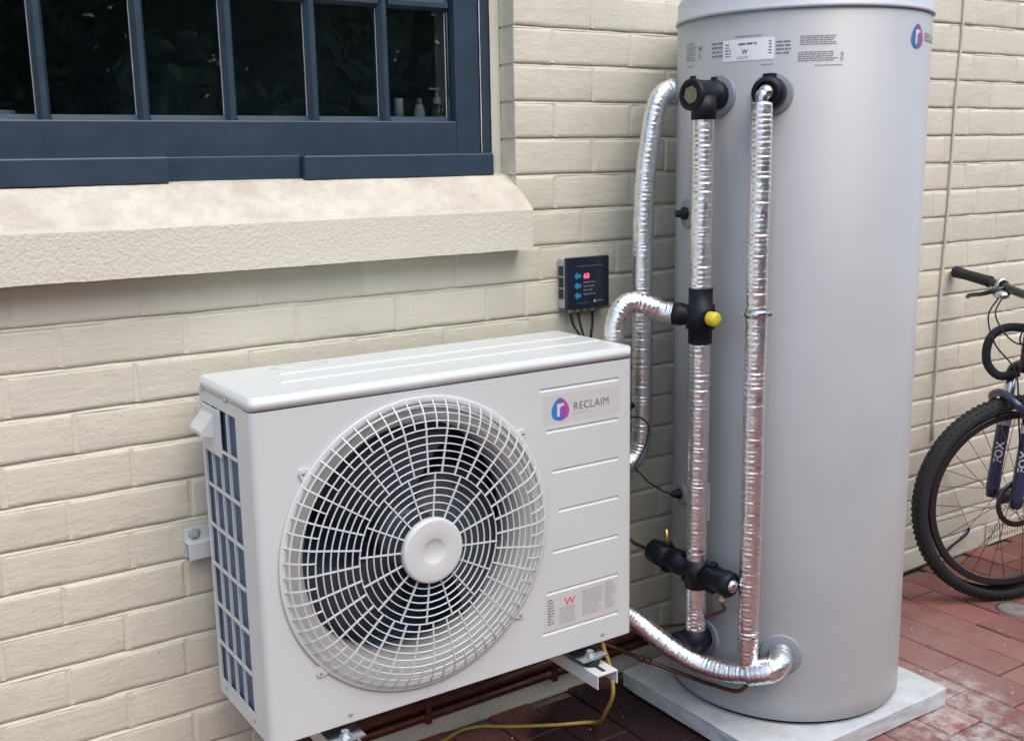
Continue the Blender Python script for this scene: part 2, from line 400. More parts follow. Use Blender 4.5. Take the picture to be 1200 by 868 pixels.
# grit and paint flakes lying on the paving
gb = MB()
for i in range(150):
    x, y = rng.uniform(.95, 1.75), rng.uniform(-.8, -.06)
    if i > 105: x, y = rng.uniform(-.4, .2), rng.uniform(-.5, -.05)
    s = rng.choice([.0012, .0016, .002, .0032]); a = rng.uniform(0, 6.28)
    gb.add([(x+math.cos(a+k*2.1)*s*rng.uniform(.6, 1.4), y+math.sin(a+k*2.1)*s, .002) for k in range(3)]+[(x, y, .002+s*.8)], [(0,1,3),(1,2,3),(2,0,3),(0,2,1)])
tag(gb.build('grit', 'white_paint'), 'pale grit and paint flakes scattered on the red paving', 'grit', kind='stuff')

# ------------------------------------------------------------------ house wall
Z5, CH = 1.454, .086
OP_L, OP_R, OP_B, OP_T = -1.62, .003, 1.331, 2.66      # window opening
core = MB()
core.box((-3.6, .022, -.05), (OP_L, .26, 3.2)); core.box((OP_R+.11, .022, -.05), (4.6, .26, 3.2))
core.box((OP_L, .022, -.05), (OP_R+.11, .26, OP_B-.01)); core.box((OP_L, .022, OP_T), (OP_R+.11, .26, 3.2))
core.box((OP_R+.001, .10, OP_B-.01), (OP_R+.11, .26, OP_T)); core.box((OP_R+.0035, .010, OP_B-.01), (OP_R+.115, .0995, OP_T))
wall = core.build('house_wall', 'mortar'); tag(wall, 'cream painted brick house wall behind the tank and the fan unit', 'wall')
ANCH = {1: .236, 2: .115, 3: .238, 4: .118, 5: .235, 6: .118, 7: .199, 8: .070, 9: -.087, 10: -.919, 11: -1.043, 12: -.939, 13: -1.069, 14: -.955,
        15: -1.094, 16: -.980, 17: -1.098, 18: -.987, 19: -.857, 20: -.975, 21: -1.09}
def brick_mb(w, h, depth, seed, amp=1.0):
    """front face at y=0 with worn irregular arrises, going back to y=depth; centred in x and z"""
    rg = random.Random(seed); off = Vector((rg.uniform(0, 99), rg.uniform(0, 99), 0)); n_ = max(2, round((w-.014)/.042))
    xs = [-w/2, -w/2+.0022]+[-w/2+.007+(w-.014)*i/n_ for i in range(n_+1)]+[w/2-.0022, w/2]; zs = [-h/2, -h/2+.002, -h/2+.009, .004, h/2-.008, h/2-.002, h/2]
    vs = []; fs = []; nx, nz = len(xs), len(zs); tilt = rg.uniform(-.02, .02)
    for j, z in enumerate(zs):
        for i, x in enumerate(xs):
            ex = i in (0, nx-1); ez = j in (0, nz-1); e1 = i in (1, nx-2); z1 = j in (1, nz-2)
            y = (.0019 if ex else .0002 if e1 else 0)+(.0026 if ez else .0004 if z1 else 0)
            n = mnoise.noise(Vector((x*11, z*18, 0))+off); n2 = mnoise.noise(Vector((x*40, z*40, 9))+off); y += (n*.0011+n2*.0007)*amp+z*tilt*.4
            if (ez or z1) and n2 > .32: y += (n2-.32)*.006          # knocked edge
            ww = mnoise.noise(Vector((x*26, z*26, 5))+off)
            vs.append((x+(ww*.0014 if ex or e1 else 0), y, z+((ww*.0020+n2*.0008) if ez or z1 else 0)))
    for j in range(nz-1):
        for i in range(nx-1): fs.append((j*nx+i, j*nx+i+1, (j+1)*nx+i+1, (j+1)*nx+i))
    mb = MB().add(vs, fs, True)
    mb.sm = [not (i in (0, nx-2) or j in (0, nz-2)) for j in range(nz-1) for i in range(nx-1)]
    o = [(-w/2, depth, -h/2), (w/2, depth, -h/2), (w/2, depth, h/2), (-w/2, depth, h/2)]
    b0 = len(mb.v); mb.v += o
    bot = list(range(nx)); top = [(nz-1)*nx+i for i in range(nx)]; lef = [j*nx for j in range(nz)]; rig = [j*nx+nx-1 for j in range(nz)]
    for f in (bot+[b0+1, b0], top[::-1]+[b0+3, b0+2], lef[::-1]+[b0, b0+3], rig+[b0+2, b0+1]):
        mb.f.append(tuple(f)); mb.sm.append(False)
    return mb
bank = {}
def brick_mesh(w, depth, k):
    key = (round(w*500), round(depth*100), k)
    if key not in bank: bank[key] = brick_mb(w, CH-.0062, depth, hash(key) % 9999).mesh('brick', 'wall')
    return bank[key]
far = MB(); nb = 0; joints = {}
for k in range(-15, 22):
    zt = Z5-CH*(k-5); zb = zt-CH
    a = ANCH.get(k, .236 if k % 2 else .116)
    xs = [a]
    while xs[-1] < 4.3: xs.append(xs[-1]+(.2356 if xs[-1] > .1 else .240)+rng.uniform(-.004, .004))
    while xs[0] > -3.3: xs.insert(0, xs[0]-.240-(0 if k >= 8 else -.002)+rng.uniform(-.004, .004))
    if k == 9: xs.append(.025); xs.sort()
    segs = []
    opening = zt > OP_B+.02 and zb < OP_T-.02
    for x0, x1 in zip(xs, xs[1:]):
        if opening:
            if x1 <= OP_L or x0 >= OP_R+.03: segs.append([x0, x1, .02])
            elif x0 < OP_L < x1: segs.append([x0, OP_L, .1])
            elif x0 < OP_R+.03: segs.append([OP_R, x1, .1])
        else: segs.append([x0, x1, .02])
    segs = [s for s in segs if s[1]-s[0] > .02]
    joints[k] = segs
    for x0, x1, dp in segs:
        w = x1-x0-.0055; cx = (x0+x1)/2
        if dp == .1 and x0 == OP_R: w = x1-x0-.0045; cx = x0+w/2
        if k == 21: pass
        loc = (cx, rng.uniform(-.0012, .0012), (zt+zb)/2-.0008)
        rot = (rng.uniform(-.007, .007), rng.uniform(-.004, .004), rng.uniform(-.005, .005))
        if -1.32 < x1 and x0 < 2.12 and zb < 1.80:
            o = link('brick', brick_mesh(w, dp, rng.randrange(3)), wall); o.location = loc; o.rotation_euler = rot; nb += 1
        else:
            b = brick_mb(w, CH-.0062, dp, rng.randrange(9999)); far.add([(v[0]+loc[0], v[1]+loc[1], v[2]+loc[2]) for v in b.v], b.f)
tag(far.build('brickwork', 'wall', wall), kind='stuff')
# struck bed joints (recessed under the brick above) and nearly flush cross joints
mo = MB()
for k in range(-15, 22):
    zt = Z5-CH*(k-5)
    opening = zt > OP_B+.02 and zt < OP_T+.01
    spans = [(-3.5, OP_L), (OP_R, 4.5)] if opening else [(-3.5, 4.5)]
    for a, b in spans:
        n = int((b-a)/.02); vs = []
        for i in range(n+1):
            x = a+(b-a)*i/n; q = mnoise.noise(Vector((x*14, k*7.3, 0))); q2 = mnoise.noise(Vector((x*45, k*3.3, 4)))
            vs += [(x, .0075+.002*q2, zt+.006), (x, .0058+.0026*q, zt+.0012), (x, .0006+.0013*q+.0010*q2, zt-.0040)]
        mo.add(vs, [(3*i+j, 3*i+3+j, 3*i+4+j, 3*i+1+j) for i in range(n) for j in range(2)], True)
    for x0, x1, dp in joints[k]:
        q = mnoise.noise(Vector((x1*31, k*5.1, 2))); y = .0009+.0011*q
        mo.add([(x1-.006, y, zt-CH+.0045), (x1+.006, y, zt-CH+.0045), (x1+.006, y, zt-.003), (x1-.006, y, zt-.003)], [(0,1,2,3)])
mort = mo.build('mortar', 'mortar', wall)
# stucco window sill, sloping top
xs0, xs1 = -1.70, .006
prof = [(-.064, 1.196), (-.0655, 1.288), (-.060, 1.297), (.036, 1.3672), (.13, 1.386), (.13, 1.196)]
sb = MB(); n = 90; vs = []
for i in range(n+1):
    x = xs0+(xs1-xs0)*i/n
    for j, (y, z) in enumerate(prof):
        w1 = mnoise.noise(Vector((x*6, j*4.1, 1)))*.0016+mnoise.noise(Vector((x*40, j*4.1, 7)))*.0008
        vs.append((x, y+(w1 if j < 3 else 0), z+(w1 if j < 5 else 0)))
m_ = len(prof)
fs = [(i*m_+j, i*m_+(j+1) % m_, (i+1)*m_+(j+1) % m_, (i+1)*m_+j) for i in range(n) for j in range(m_)]
fs += [tuple(range(m_)), tuple(n*m_+j for j in reversed(range(m_)))]
sb.add(vs, fs); sill = sb.build('window_sill', 'stucco', wall); sill['label'] = 'thick stucco window sill with a worn sloping top'
# rough filler strip between frame and reveal
fb = MB(); vs = []
for i in range(61):
    z = 1.36+i*(OP_T-1.36)/60; q = mnoise.noise(Vector((z*30, 3, 0)))*.003
    vs += [(-.021+q*.3, .068, z), (-.0135+q, .060, z), (.002, .0625+q*.4, z)]
fb.add(vs, [(3*i+j, 3*i+1+j, 3*i+4+j, 3*i+3+j) for i in range(60) for j in range(2)], True); fb.build('filler_strip', 'mortar', wall)
# air vent brick low in the wall behind the bicycle
vb = MB(); vb.box((2.02, -.006, .002), (2.27, .004, .078))
cuts = []
for r, (za, zb_) in enumerate(((.012, .030), (.040, .068))):
    for i in range(14):
        x = 2.033+i*.0163; cuts.append(MB().box((x, -.02, za), (x+.0075, .03, zb_)))
vent = link('vent', boolean_cut(vb, cuts, 'vent', 'mortar'), wall)

# ------------------------------------------------------------------ window
win = thing('casement_window', 'navy painted multi-pane casement window above the stucco sill', 'window', (-.8, .09, 1.37))
fy0, fy1 = .072, .15
ft = MB().box((-.043, fy0, 1.36), (-.004, fy1, 2.64), .003); ft.build('frame_jamb', 'navy', win)
MB().box((-1.615, fy0, 1.36), (-1.576, fy1, 2.64), .003).build('frame_jamb', 'navy', win)
MB().box((-1.576, fy0, 2.60), (-.043, fy1, 2.64), .003).build('frame_head', 'navy', win)
MB().box((-1.576, fy0+.012, 1.362), (-.043, fy1, 1.4165), .002).build('frame_base', 'navy', win)
o = MB().box((-.517, .040, 1.3695), (-.033, .0772, 1.4215), .0035).build('sill_board', 'navy', win)
o = MB().box((-1.60, .040, 1.3705), (-.810, .0772, 1.4235), .0035).build('sill_board', 'navy', win)
MB().box((-.8085, .062, 1.3735), (-.5185, .0770, 1.4225), .002).build('sill_board', 'navy', win)
sy0, sy1 = .078, .122
MB().box((-.112, sy0, 1.419), (-.0455, sy1, 2.597), .003).build('sash_stile', 'navy', win)
MB().box((-1.574, sy0, 1.419), (-1.41, sy1, 2.597), .003).build('sash_stile', 'navy', win)
MB().box((-1.41, sy0, 1.419), (-.112, sy1, 1.4965), .003).build('sash_rail', 'navy', win)
MB().box((-1.41, sy0, 2.53), (-.112, sy1, 2.597), .003).build('sash_rail', 'navy', win)
# paint-crack along the hanging edge of the sash
cr = MB(); vs = []
for i in range(80):
    z = 1.42+i*.009; q = mnoise.noise(Vector((z*25, 0, 0))); w = .0006+.0016*max(0, mnoise.noise(Vector((z*9, 4, 0)))+.25)
    vs += [(-.0443-w+q*.0008, .0755, z), (-.0443+w+q*.0008, .0755, z)]
cr.add(vs, [(2*i, 2*i+1, 2*i+3, 2*i+2) for i in range(79)]); cr.build('bare_crack', 'white_paint', win)
mx = [-1.025, -.8355, -.654, -.467, -.292]; mxs = [-1.2155]+mx
mz = [1.7575, 2.02, 2.28]
for x in mxs:
    pr = [(-.0125, .108), (-.0125, .094), (-.0055, .081), (.0055, .081), (.0125, .094), (.0125, .108)]
    MB().prism(pr, lambda p, h: (x+p[0], p[1], h), 1.4967, 2.5295).build('muntin', 'navy', win)
cols = [-1.41]+mxs+[-.112]; rws = [1.4965]+mz+[2.53]
for z in mz:
    for a, b in zip(cols, cols[1:]):
        pr = [(-.0115, .1075), (-.0115, .0945), (-.005, .083), (.005, .083), (.0115, .0945), (.0115, .1075)]
        MB().prism(pr, lambda p, h: (h, p[1], z+p[0]), a+.0122, b-.0122).build('muntin', 'navy', win)
for a, b in zip(cols, cols[1:]):
    for c, d in zip(rws, rws[1:]):
        t = rng.uniform(-.0012, .0012)
        p = MB().box((a+.004, .1015, c+.004), (b-.004, .1045, d-.004)).build('pane', 'glass', win)
        if c < 1.8: MB().box((b-.0142, .1000, c+.002), (b-.0128, .1013, d-.013)).build('pale_edge', 'ltgrey', p)  # thin pale line down the right edge of the lower panes
        # putty bead at the foot of each pane
        MB().prism([(0, 0), (0, .010), (.012, 0)], lambda q, h: (h, .1008-q[0], c+.0005+q[1]), a+.013, b-.013).build('putty', 'navy', p) if c < 1.5 else None
# inner sill, reveals and the room behind
rm = MB()
rm.box((-2.4, .26, -.05), (-2.3, 3.2, 2.7)); rm.box((1.6, .26, -.05), (1.7, 3.2, 2.7)); rm.box((-2.4, 3.2, -.05), (1.7, 3.3, 2.7))
rm.box((-2.4, .26, -.15), (1.7, 3.3, -.05)); rm.box((-2.4, .26, 2.7), (1.7, 3.3, 2.8))
tag(rm.build('room_interior', 'room'), kind='structure')
iw = MB(); iw.box((OP_L, .123, 1.44), (OP_R, .30, 1.4985), .003); iw.box((-.1045, .124, 1.4987), (.10, .185, 2.66)); iw.box((OP_L-.05, .124, 1.4987), (-1.44, .26, 2.66)); iw.box((-1.44, .124, 2.62), (-.099, .26, 2.7))
iw.build('inner_reveal', 'plaster', win)
# things standing on the inner sill
b1 = thing('toiletry_tube', 'small white squeeze tube behind the right end window pane', 'tube', (-.221, .16, 1.4987))
MB().tube([(-.221, .16, 1.510), (-.221, .16, 1.552)], lambda i, n: (lambda k, s: (.0105 if i == 0 else (.0125 if k % 8 in (0,) or k == 8 else .0105))), 16).build('body', 'glasswhite', b1)
MB().cyl((-.221, .16, 1.4987), (-.221, .16, 1.5098), .0095).build('cap', 'ltgrey', b1)
b2 = thing('bottle', 'small white bottle with grey cap between the tube and the pump bottle', 'bottle', (-.166, .16, 1.4987))
MB().lathe([(0, 0), (0, .0135), (.020, .0135), (.034, .0105), (.040, .007)], (-.166, .16, 1.4987), (0, 0, 1), 20).build('body', 'glasswhite', b2)
MB().lathe([(.0395, .0075), (.052, .0065), (.054, .003), (.055, 0)], (-.166, .16, 1.4987), (0, 0, 1), 16).build('cap', 'grey_plastic', b2)
b3 = thing('pump_bottle', 'clear pump bottle with a little pale blue soap left in it', 'bottle', (-.117, .16, 1.4987))
MB().lathe([(.0125, .0175), (.030, .0172), (.038, .011), (.042, .009)], (-.117, .16, 1.4987), (0, 0, 1), 20).build('body', 'clear', b3)
MB().lathe([(0, 0), (0, .0178), (.0122, .0178), (.0122, 0)], (-.117, .16, 1.4987), (0, 0, 1), 20).build('soap', 'soap', b3)
MB().lathe([(.0415, .0095), (.056, .0085), (.058, .004), (.072, .0038), (.073, .0065), (.079, .006), (.08, 0)], (-.117, .16, 1.4987), (0, 0, 1), 16).box((-.139, .157, 1.5735), (-.114, .163, 1.5775), .001).build('pump', 'glasswhite', b3)
b4 = thing('soap_dish', 'low white dish on the inner sill at the left edge', 'dish', (-1.105, .16, 1.4987))
MB().lathe([(0, 0), (0, .034), (.003, .038), (.017, .040), (.017, .037), (.005, .034), (.004, 0)], (-1.105, .16, 1.4987), (0, 0, 1), 24).build('dish', 'glasswhite', b4)

# ------------------------------------------------------------------ wall bracket carrying the fan unit
br = thing('wall_bracket', 'white steel wall bracket holding up the fan unit', 'bracket', (-.37, -.01, .255))
rl = MB(); rl.box((-.850, -.0045, .598), (.11, -.0015, .660), .0008); rl.box((-.850, -.034, .632), (.11, -.0047, .635), .0008); rl.box((-.850, -.034, .600), (.11, -.031, .6318), .0008)
rl.build('rail', 'white', br)
MB().lathe([(0, 0), (0, .0105), (.003, .0105), (.003, .007), (.009, .007), (.010, 0)], (-.828, -.0046, .648), (0, -1, 0), 6, False).lathe([(0, 0), (0, .0125), (.0018, .0125), (.0018, 0)], (-.828, -.0046, .648), (0, -1, 0), 20).build('bolt', 'grey_plastic', br)
for cx in (-.066, -.668):
    a = MB(); x0, x1 = cx-.0285, cx+.0285
    slot = MB().box((cx-.006, -.425, .27), (cx+.006, -.372, .3), .003)
    a.box((x0, -.436, .2825), (x1, -.0035, .2855), .0006)
    top = link('arm', boolean_cut(a, [slot], 'arm', 'white'), br)
    f = MB(); f.box((x0, -.436, .2535), (x0+.003, -.0035, .2822), .0006); f.box((x1-.003, -.436, .2535), (x1, -.0035, .2822), .0006); f.build('arm_flange', 'white', br)
    u = MB(); u.box((cx-.02, -.0075, .24), (cx+.02, -.0047, .632), .0006); u.build('upright', 'white', br)

# ------------------------------------------------------------------ fan unit
AX, AY, AZ = -.8177, -.362, .3173; AW, AH, AD = .882, .680, .287
ac = thing('heat_pump_unit', 'white outdoor heat pump unit with large round fan grille on wall bracket', 'heat pump', (AX+AW/2, AY+AD/2, AZ))
FX, FZ, FR = AX+.338, AZ+.336, .297
def acp(x, z, d=0.0): return (AX+x, AY-d, AZ+z)
def arc(cx, cy, r, a0, a1, n=6): return [(cx+r*math.cos(R_(a0+(a1-a0)*i/n)), cy+r*math.sin(R_(a0+(a1-a0)*i/n))) for i in range(n+1)]
rc = .014
poly = [(AX, AY+.035)]+arc(AX+rc, AY+rc, rc, 180, 270)+arc(AX+AW-rc, AY+rc, rc, 270, 360)+[(AX+AW, AY+.035), (AX+AW-.008, AY+.035), (AX+AW-.008, AY+.020), (AX+AW-.020, AY+.008), (AX+.020, AY+.008), (AX+.008, AY+.020), (AX+.008, AY+.035)]
pan = MB().prism(poly, lambda p, h: (p[0], p[1], h), AZ+.004, AZ+.6520)
cut = [MB().cyl((FX, AY-.05, FZ), (FX, AY+.1, FZ), .279, 96)]
for x0, z in ((.629, .6105), (.644, .5195), (.659, .429), (.675, .339), (.659, .248), (.642, .155), (.629, .063)):
    g = MB(); e = .0035
    pr = [(-.0042, 0), (0, .0032), (.0042, 0), (.0042, -.004), (-.0042, -.004)]
    g.prism(pr, lambda p, h: (AX+h, AY+p[1], AZ+z+p[0]), x0, .841); cut.append(g)
front = link('front_panel', boolean_cut(pan, cut, 'front_panel', 'white'), ac)
# lid
def rrect(x0, y0, x1, y1, r): return arc(x0+r, y0+r, r, 180, 270)+arc(x1-r, y0+r, r, 270, 360)+arc(x1-r, y1-r, r, 0, 90)+arc(x0+r, y1-r, r, 90, 180)
lid = MB(); vs = []; lv_ = [(.6545, .006), (.6548, 0), (.6745, 0), (.6745, 0), (.6772, .0008), (.6790, .0025), (.6797, .0048), (.6797, .0052)]
for z, ins in lv_: vs += [(x, y, AZ+z) for x, y in rrect(AX-.0008+ins, AY-.0008+ins, AX+AW+.0008-ins, AY+AD+.0008-ins, .0145-ins*.6)]
nl = len(vs)//len(lv_); lid.add(vs, [(i*nl+k, i*nl+(k+1) % nl, (i+1)*nl+(k+1) % nl, (i+1)*nl+k) for i in range(len(lv_)-1) for k in range(nl)], True)
lid.f += [tuple(range(nl))[::-1], tuple((len(lv_)-1)*nl+k for k in range(nl))]; lid.sm += [False, False]
lidob = lid.build('lid', 'white', ac)
for yy, xa, xb in ((AY+.105, .10, .865), (AY+.185, .13, .865)):
    MB().prism([(-.007, 0), (-.003, .0022), (.003, .0022), (.007, 0)], lambda p, h: (AX+h, yy+p[0], AZ+.6797+p[1]), xa, xb).build('rib', 'white', lidob)
# pressed outline on the lid
ov = MB()
pts = [(AX+.20+.062*math.cos(a)*(1 if abs(math.cos(a)) < .8 else 1), AY+.247+.016*math.sin(a), AZ+.6806) for a in [i*2*math.pi/40 for i in range(41)]]
ov.tube(pts, .0012, 5, False); micro_ = None
ov.build('pressed_mark', 'sticker', lidob)
# other casing panels
MB().box((AX+AW-.003, AY+.036, AZ+.004), (AX+AW, AY+AD, AZ+.652), .001).build('side_panel', 'white', ac)
MB().box((AX+.004, AY+.036, AZ), (AX+AW-.004, AY+AD-.001, AZ+.012), .002).build('base_pan', 'white', ac)
# louvred left side: four columns of openings, seven rows
sd_ = MB(); X0, X1 = AX, AX+.003; yb, yfm = AY+AD-.004, AY+AD-.212
cutters = []
pan2 = MB().box((X0, AY+.0353, AZ+.003), (X1, AY+AD-.0005, AZ+.6535))
cw = (yb-yfm-.012)/4
for r in range(7):
    zt_ = AZ+.680-.050-r*.0855; zb_ = zt_-.0800
    for c in range(4):
        y1 = yb-.012-c*cw; y0 = y1-cw+.0058
        cutters.append(MB().box((X0-.02, y0, max(zb_, AZ+.02)), (X1+.02, y1, zt_)))
side = link('side_grille', boolean_cut(pan2, cutters, 'side_grille', 'white'), ac)
for r in range(1, 7):
    zc = AZ+.680-.050-r*.0855+.0032
    MB().box((AX-.0022, yfm+.004, zc-.0026), (AX-.0002, yb-.008, zc+.0026), .0008).build('bar', 'white', side)
for c in range(1, 4):
    yc = yb-.012-c*cw+.0029
    MB().box((AX-.0018, yc-.0022, AZ+.042), (AX-.0003, yc+.0022, AZ+.628), .0006).build('bar', 'white', side)
MB().box((AX+.0075, AY+.045, AZ+.014), (AX+.030, AY+AD-.004, AZ+.640)).build('coil', 'coil', ac)
MB().box((AX+.030, AY+AD-.024, AZ+.014), (AX+AW-.01, AY+AD-.006, AZ+.640)).build('coil', 'coil', ac)
MB().box((AX+.655, AY+.04, AZ+.014), (AX+.66, AY+AD-.024, AZ+.640)).build('divider', 'dark', ac)
# sensor cover on the side grille
hd = MB(); y0, y1 = AY+AD-.088, AY+AD-.010
hd.prism([(0, .045), (-.002, .045), (-.030, .012), (-.030, .004), (0, -.004)], lambda p, h: (AX+p[0], h, AZ+.572+p[1]), AY+AD-.092, AY+AD-.022)
hd.box((AX-.004, AY+AD-.125, AZ+.535), (AX-.0003, AY+AD-.022, AZ+.628), .001)
hd.build('handle_cover', 'white', ac)
for y, z in ((AY+AD-.03, .655), (AY+AD-.165, .655), (AY+AD-.04, .025), (AY+AD-.205, .025)):
    MB().lathe([(0, .0045), (.0018, .0045), (.0022, .002), (.0012, 0)], (AX-.0029 if z > .6 else AX-.0002, y, AZ+z), (-1, 0, 0), 12).build('screw', 'grey_plastic', ac)
for x, z in ((.165, .022), (.795, .022)):
    MB().lathe([(0, .0045), (.0018, .0045), (.0022, .002), (.0012, 0)], acp(x, z, .0002), (0, -1, 0), 12).build('screw', 'grey_plastic', ac)
# bell mouth, fan and motor
bmth = MB().lathe([(.003, .279), (.0065, .272), (.010, .262), (.0145, .252), (.022, .246), (.05, .243), (.10, .243), (.10, .246), (.05, .247), (.025, .250), (.017, .256), (.012, .266), (.009, .274), (.006, .2812)], (FX, AY, FZ), (0, 1, 0), 96)
bmth.build('bell_mouth', 'ltgrey', ac)
fan = MB().lathe([(0, 0), (0, .05), (.008, .062), (.07, .062), (.07, 0)], (FX, AY+.052, FZ), (0, 1, 0), 32).build('fan', 'blade', ac)
blm = MB(); nr, na = 6, 10; vs = []
for i in range(nr+1):
    r = .06+.182*i/nr
    for j in range(na+1):
        t = j/na; a = R_(-12-22*i/nr)+t*R_(92-8*i/nr)
        vs.append((r*math.cos(a), .012+.085*t-.012*math.sin(math.pi*t)+(.0 if i < nr else .004), r*math.sin(a)))
k0 = len(vs); vs += [(x, y+.003, z) for x, y, z in vs]
fs = []
for i in range(nr):
    for j in range(na):
        q = (i*(na+1)+j, i*(na+1)+j+1, (i+1)*(na+1)+j+1, (i+1)*(na+1)+j); fs += [q, tuple(k0+t for t in reversed(q))]
blm.add(vs, fs, True); bme = blm.mesh('blade', 'blade')
for i in range(3):
    b = link('blade', bme, fan); b.matrix_parent_inverse = Matrix(); b.location = (FX-ac.location.x, AY+.045-ac.location.y, FZ-ac.location.z)
    b.location = (FX, AY+.045, FZ); b.rotation_euler = (0, R_(120*i+25), 0)
# guard
gd = thing_parent = MB().lathe([(0, .2885), (.0015, .3025), (.0045, .3035), (.0055, .301), (.0052, .291), (.0035, .2885), (0, .2885)], (FX, AY, FZ), (0, -1, 0), 128).build('fan_guard', 'white_plastic', ac)
def gh(r):
    if r < .235: return .037-.004*(r/.235)**2
    t = (r-.235)/.062; return .033*math.cos(min(1, t)*math.pi/2)**.7+.004*t
rr = [.0655+.0148*i for i in range(1, 16)]
for r in rr:
    n = 96; h = gh(r); w, dpt = .0013, .0022
    MB().lathe([(h-dpt, r-w), (h-dpt, r+w), (h+.0004, r+w*.8), (h+.0004, r-w*.8), (h-dpt, r-w)], (FX, AY, FZ), (0, -1, 0), n).build('ring', 'white_plastic', gd)
def spoke_mesh(ra, rb, w=.0014):
    n = max(2, int((rb-ra)/.008)); vs = []
    for i in range(n+1):
        r = ra+(rb-ra)*i/n; h = gh(r)+.0012
        vs += [(-w, -h, r), (w, -h, r), (w, -h+.0035, r), (-w, -h+.0035, r)]
    fs = [(4*i+j, 4*i+(j+1) % 4, 4*i+4+(j+1) % 4, 4*i+4+j) for i in range(n) for j in range(4)]+[(0,1,2,3), (4*n+3,4*n+2,4*n+1,4*n)]
    return MB().add(vs, fs).mesh('spoke', 'white_plastic')
def spokes(me, n, a0):
    for i in range(n):
        o = link('spoke', me, gd); o.location = (FX, AY, FZ); o.rotation_euler = (0, a0+2*math.pi*i/n, 0)
spokes(spoke_mesh(.064, .156), 16, .1); spokes(spoke_mesh(.153, .2975), 32, 0); spokes(spoke_mesh(.243, .2965, .0012), 32, math.pi/32)
hub = MB().lathe([(.024, .060), (.034, .0665), (.0445, .0665), (.0475, .0655), (.049, .0625), (.0494, .060), (.0498, .0275), (.0492, .0255), (.0462, .020), (.0442, .012), (.0436, 0)], (FX, AY, FZ), (0, -1, 0), 64).build('hub_cap', 'white_plastic', gd)
for a in (38, 142, 222, 318):
    cx, cz = FX+.305*math.cos(R_(a)), FZ+.305*math.sin(R_(a)); d = Vector((math.cos(R_(a)), 0, math.sin(R_(a)))); t = Vector((-d.z, 0, d.x)); c = Vector((cx, AY-.0004, cz))
    MB().prism([(-.016, -.006), (.016, -.006), (.006, .012), (0, .0155), (-.006, .012)], lambda p, h: c+t*p[0]+d*p[1]+Vector((0, -h, 0)), 0, .004).build('lug', 'white_plastic', gd)
    MB().lathe([(0, .0035), (.0015, .0035), (.002, 0)], c+d*.006+Vector((0, -.004, 0)), (0, -1, 0), 10).build('screw', 'grey_plastic', gd)
# badge: drop emblem, white r, lettering
def egg(cx, cz, w, h, rot=0.0, n=44):
    out = []
    for i in range(n):
        a = 2*math.pi*i/n; x = math.cos(a)*w/2*(1-.26*math.sin(a)); z = math.sin(a)*h/2
        if math.sin(a) > 0: x *= 1-.16*math.sin(a)**3
        out.append((cx+x*math.cos(rot)-z*math.sin(rot), cz+x*math.sin(rot)+z*math.cos(rot)))
    return out
def emblem(parent, fn, cx, cz, w, h, mat):
    e = egg(cx, cz, w, h, .04); mb = MB().add([fn(x, z, .0004) for x, z in e]+[fn(cx, cz, .0004)], [(i, (i+1) % len(e), len(e)) for i in range(len(e))])
    flat_mesh(mb, 'emblem', mat, parent, lambda vi: ((e[vi][0]-cx)/w+.5, (e[vi][1]-cz)/h+.5) if vi < len(e) else (.5, .5))
    mb = MB(); s = w/.047
    for a in ((-.009*s, -.016*s, -.0015*s, .0065*s), (-.009*s, .0065*s, .010*s, .0125*s), (-.0015*s, .003*s, .0015*s, .0067*s)):
        grid_quad(mb, cx+a[0], cz+a[1], cx+a[2], cz+a[3], lambda x, z: fn(x, z, .0007))
    flat_mesh(mb, 'emblem_letter', 'decal', parent)
st = MB(); grid_quad(st, .636, .533, .846, .597, lambda x, z: acp(x, z, .0001))
badge = flat_mesh(st, 'badge', 'sticker', ac)
emblem(badge, acp, .682, .5645, .046, .050, 'logo')
flat_mesh(text_mb('RECLAIM', .0245, lambda x, y: acp(.7165+x, .5575+y, .0004), 0, .93, 1.1), 'lettering', 'ink', badge)
flat_mesh(text_mb('ENERGY', .0075, lambda x, y: acp(.717+x, .547+y, .0004), 0, 1, 2.0), 'lettering', 'ink_soft', badge)
st = MB(); grid_quad(st, .634, .070, .838, .150, lambda x, z: acp(x, z, .0001))
plate = flat_mesh(st, 'rating_plate', 'sticker', ac)
flat_mesh(text_mb('W', .024, lambda x, y: acp(.688+x, .118+y, .0004), .0004, 1.25), 'lettering', 'pink', plate)
mp = lambda x, z: acp(x, z, .0004)
flat_mesh(micro_text(.675, .076, .722, .116, 8, mp, 3), 'small_print', 'ink_soft', plate)
flat_mesh(micro_text(.738, .080, .800, .142, 13, mp, 4, .8, .3), 'small_print', 'ink_soft', plate)
flat_mesh(micro_text(.803, .082, .833, .146, 13, mp, 5, .8, .4), 'small_print', 'ink_soft', plate)
mb = MB()
for cz in (.133, .117, .101): grid_quad(mb, .645, cz-.005, .657, cz+.005, mp)
flat_mesh(micro_text(.643, .080, .661, .142, 10, mp, 6, .9, .2), 'small_print', 'ink', plate)
# feet: zinc plates on rubber blocks, standing on the arms
for cx in (-.066, -.668):
    f = MB().box((cx-.042, AY-.038, .3045), (cx+.030, AY+.055, .3085), .001).lathe([(0, 0), (0, .013), (.0025, .013), (.0025, .0085), (.010, .0085), (.010, 0)], (cx-.006, AY-.018, .3087), (0, 0, 1), 6, False).build('foot', 'steel', ac)
    MB().lathe([(0, .019), (.003, .021), (.016, .021), (.019, .019), (.0188, 0)], (cx-.003, AY-.016, .2857), (0, 0, 1), 20).build('rubber_block', 'rubber', f)
    MB().box((cx-.022, AY+.045, .3086), (cx+.022, AY+.049, .3172), .001).build('foot_web', 'steel', f)

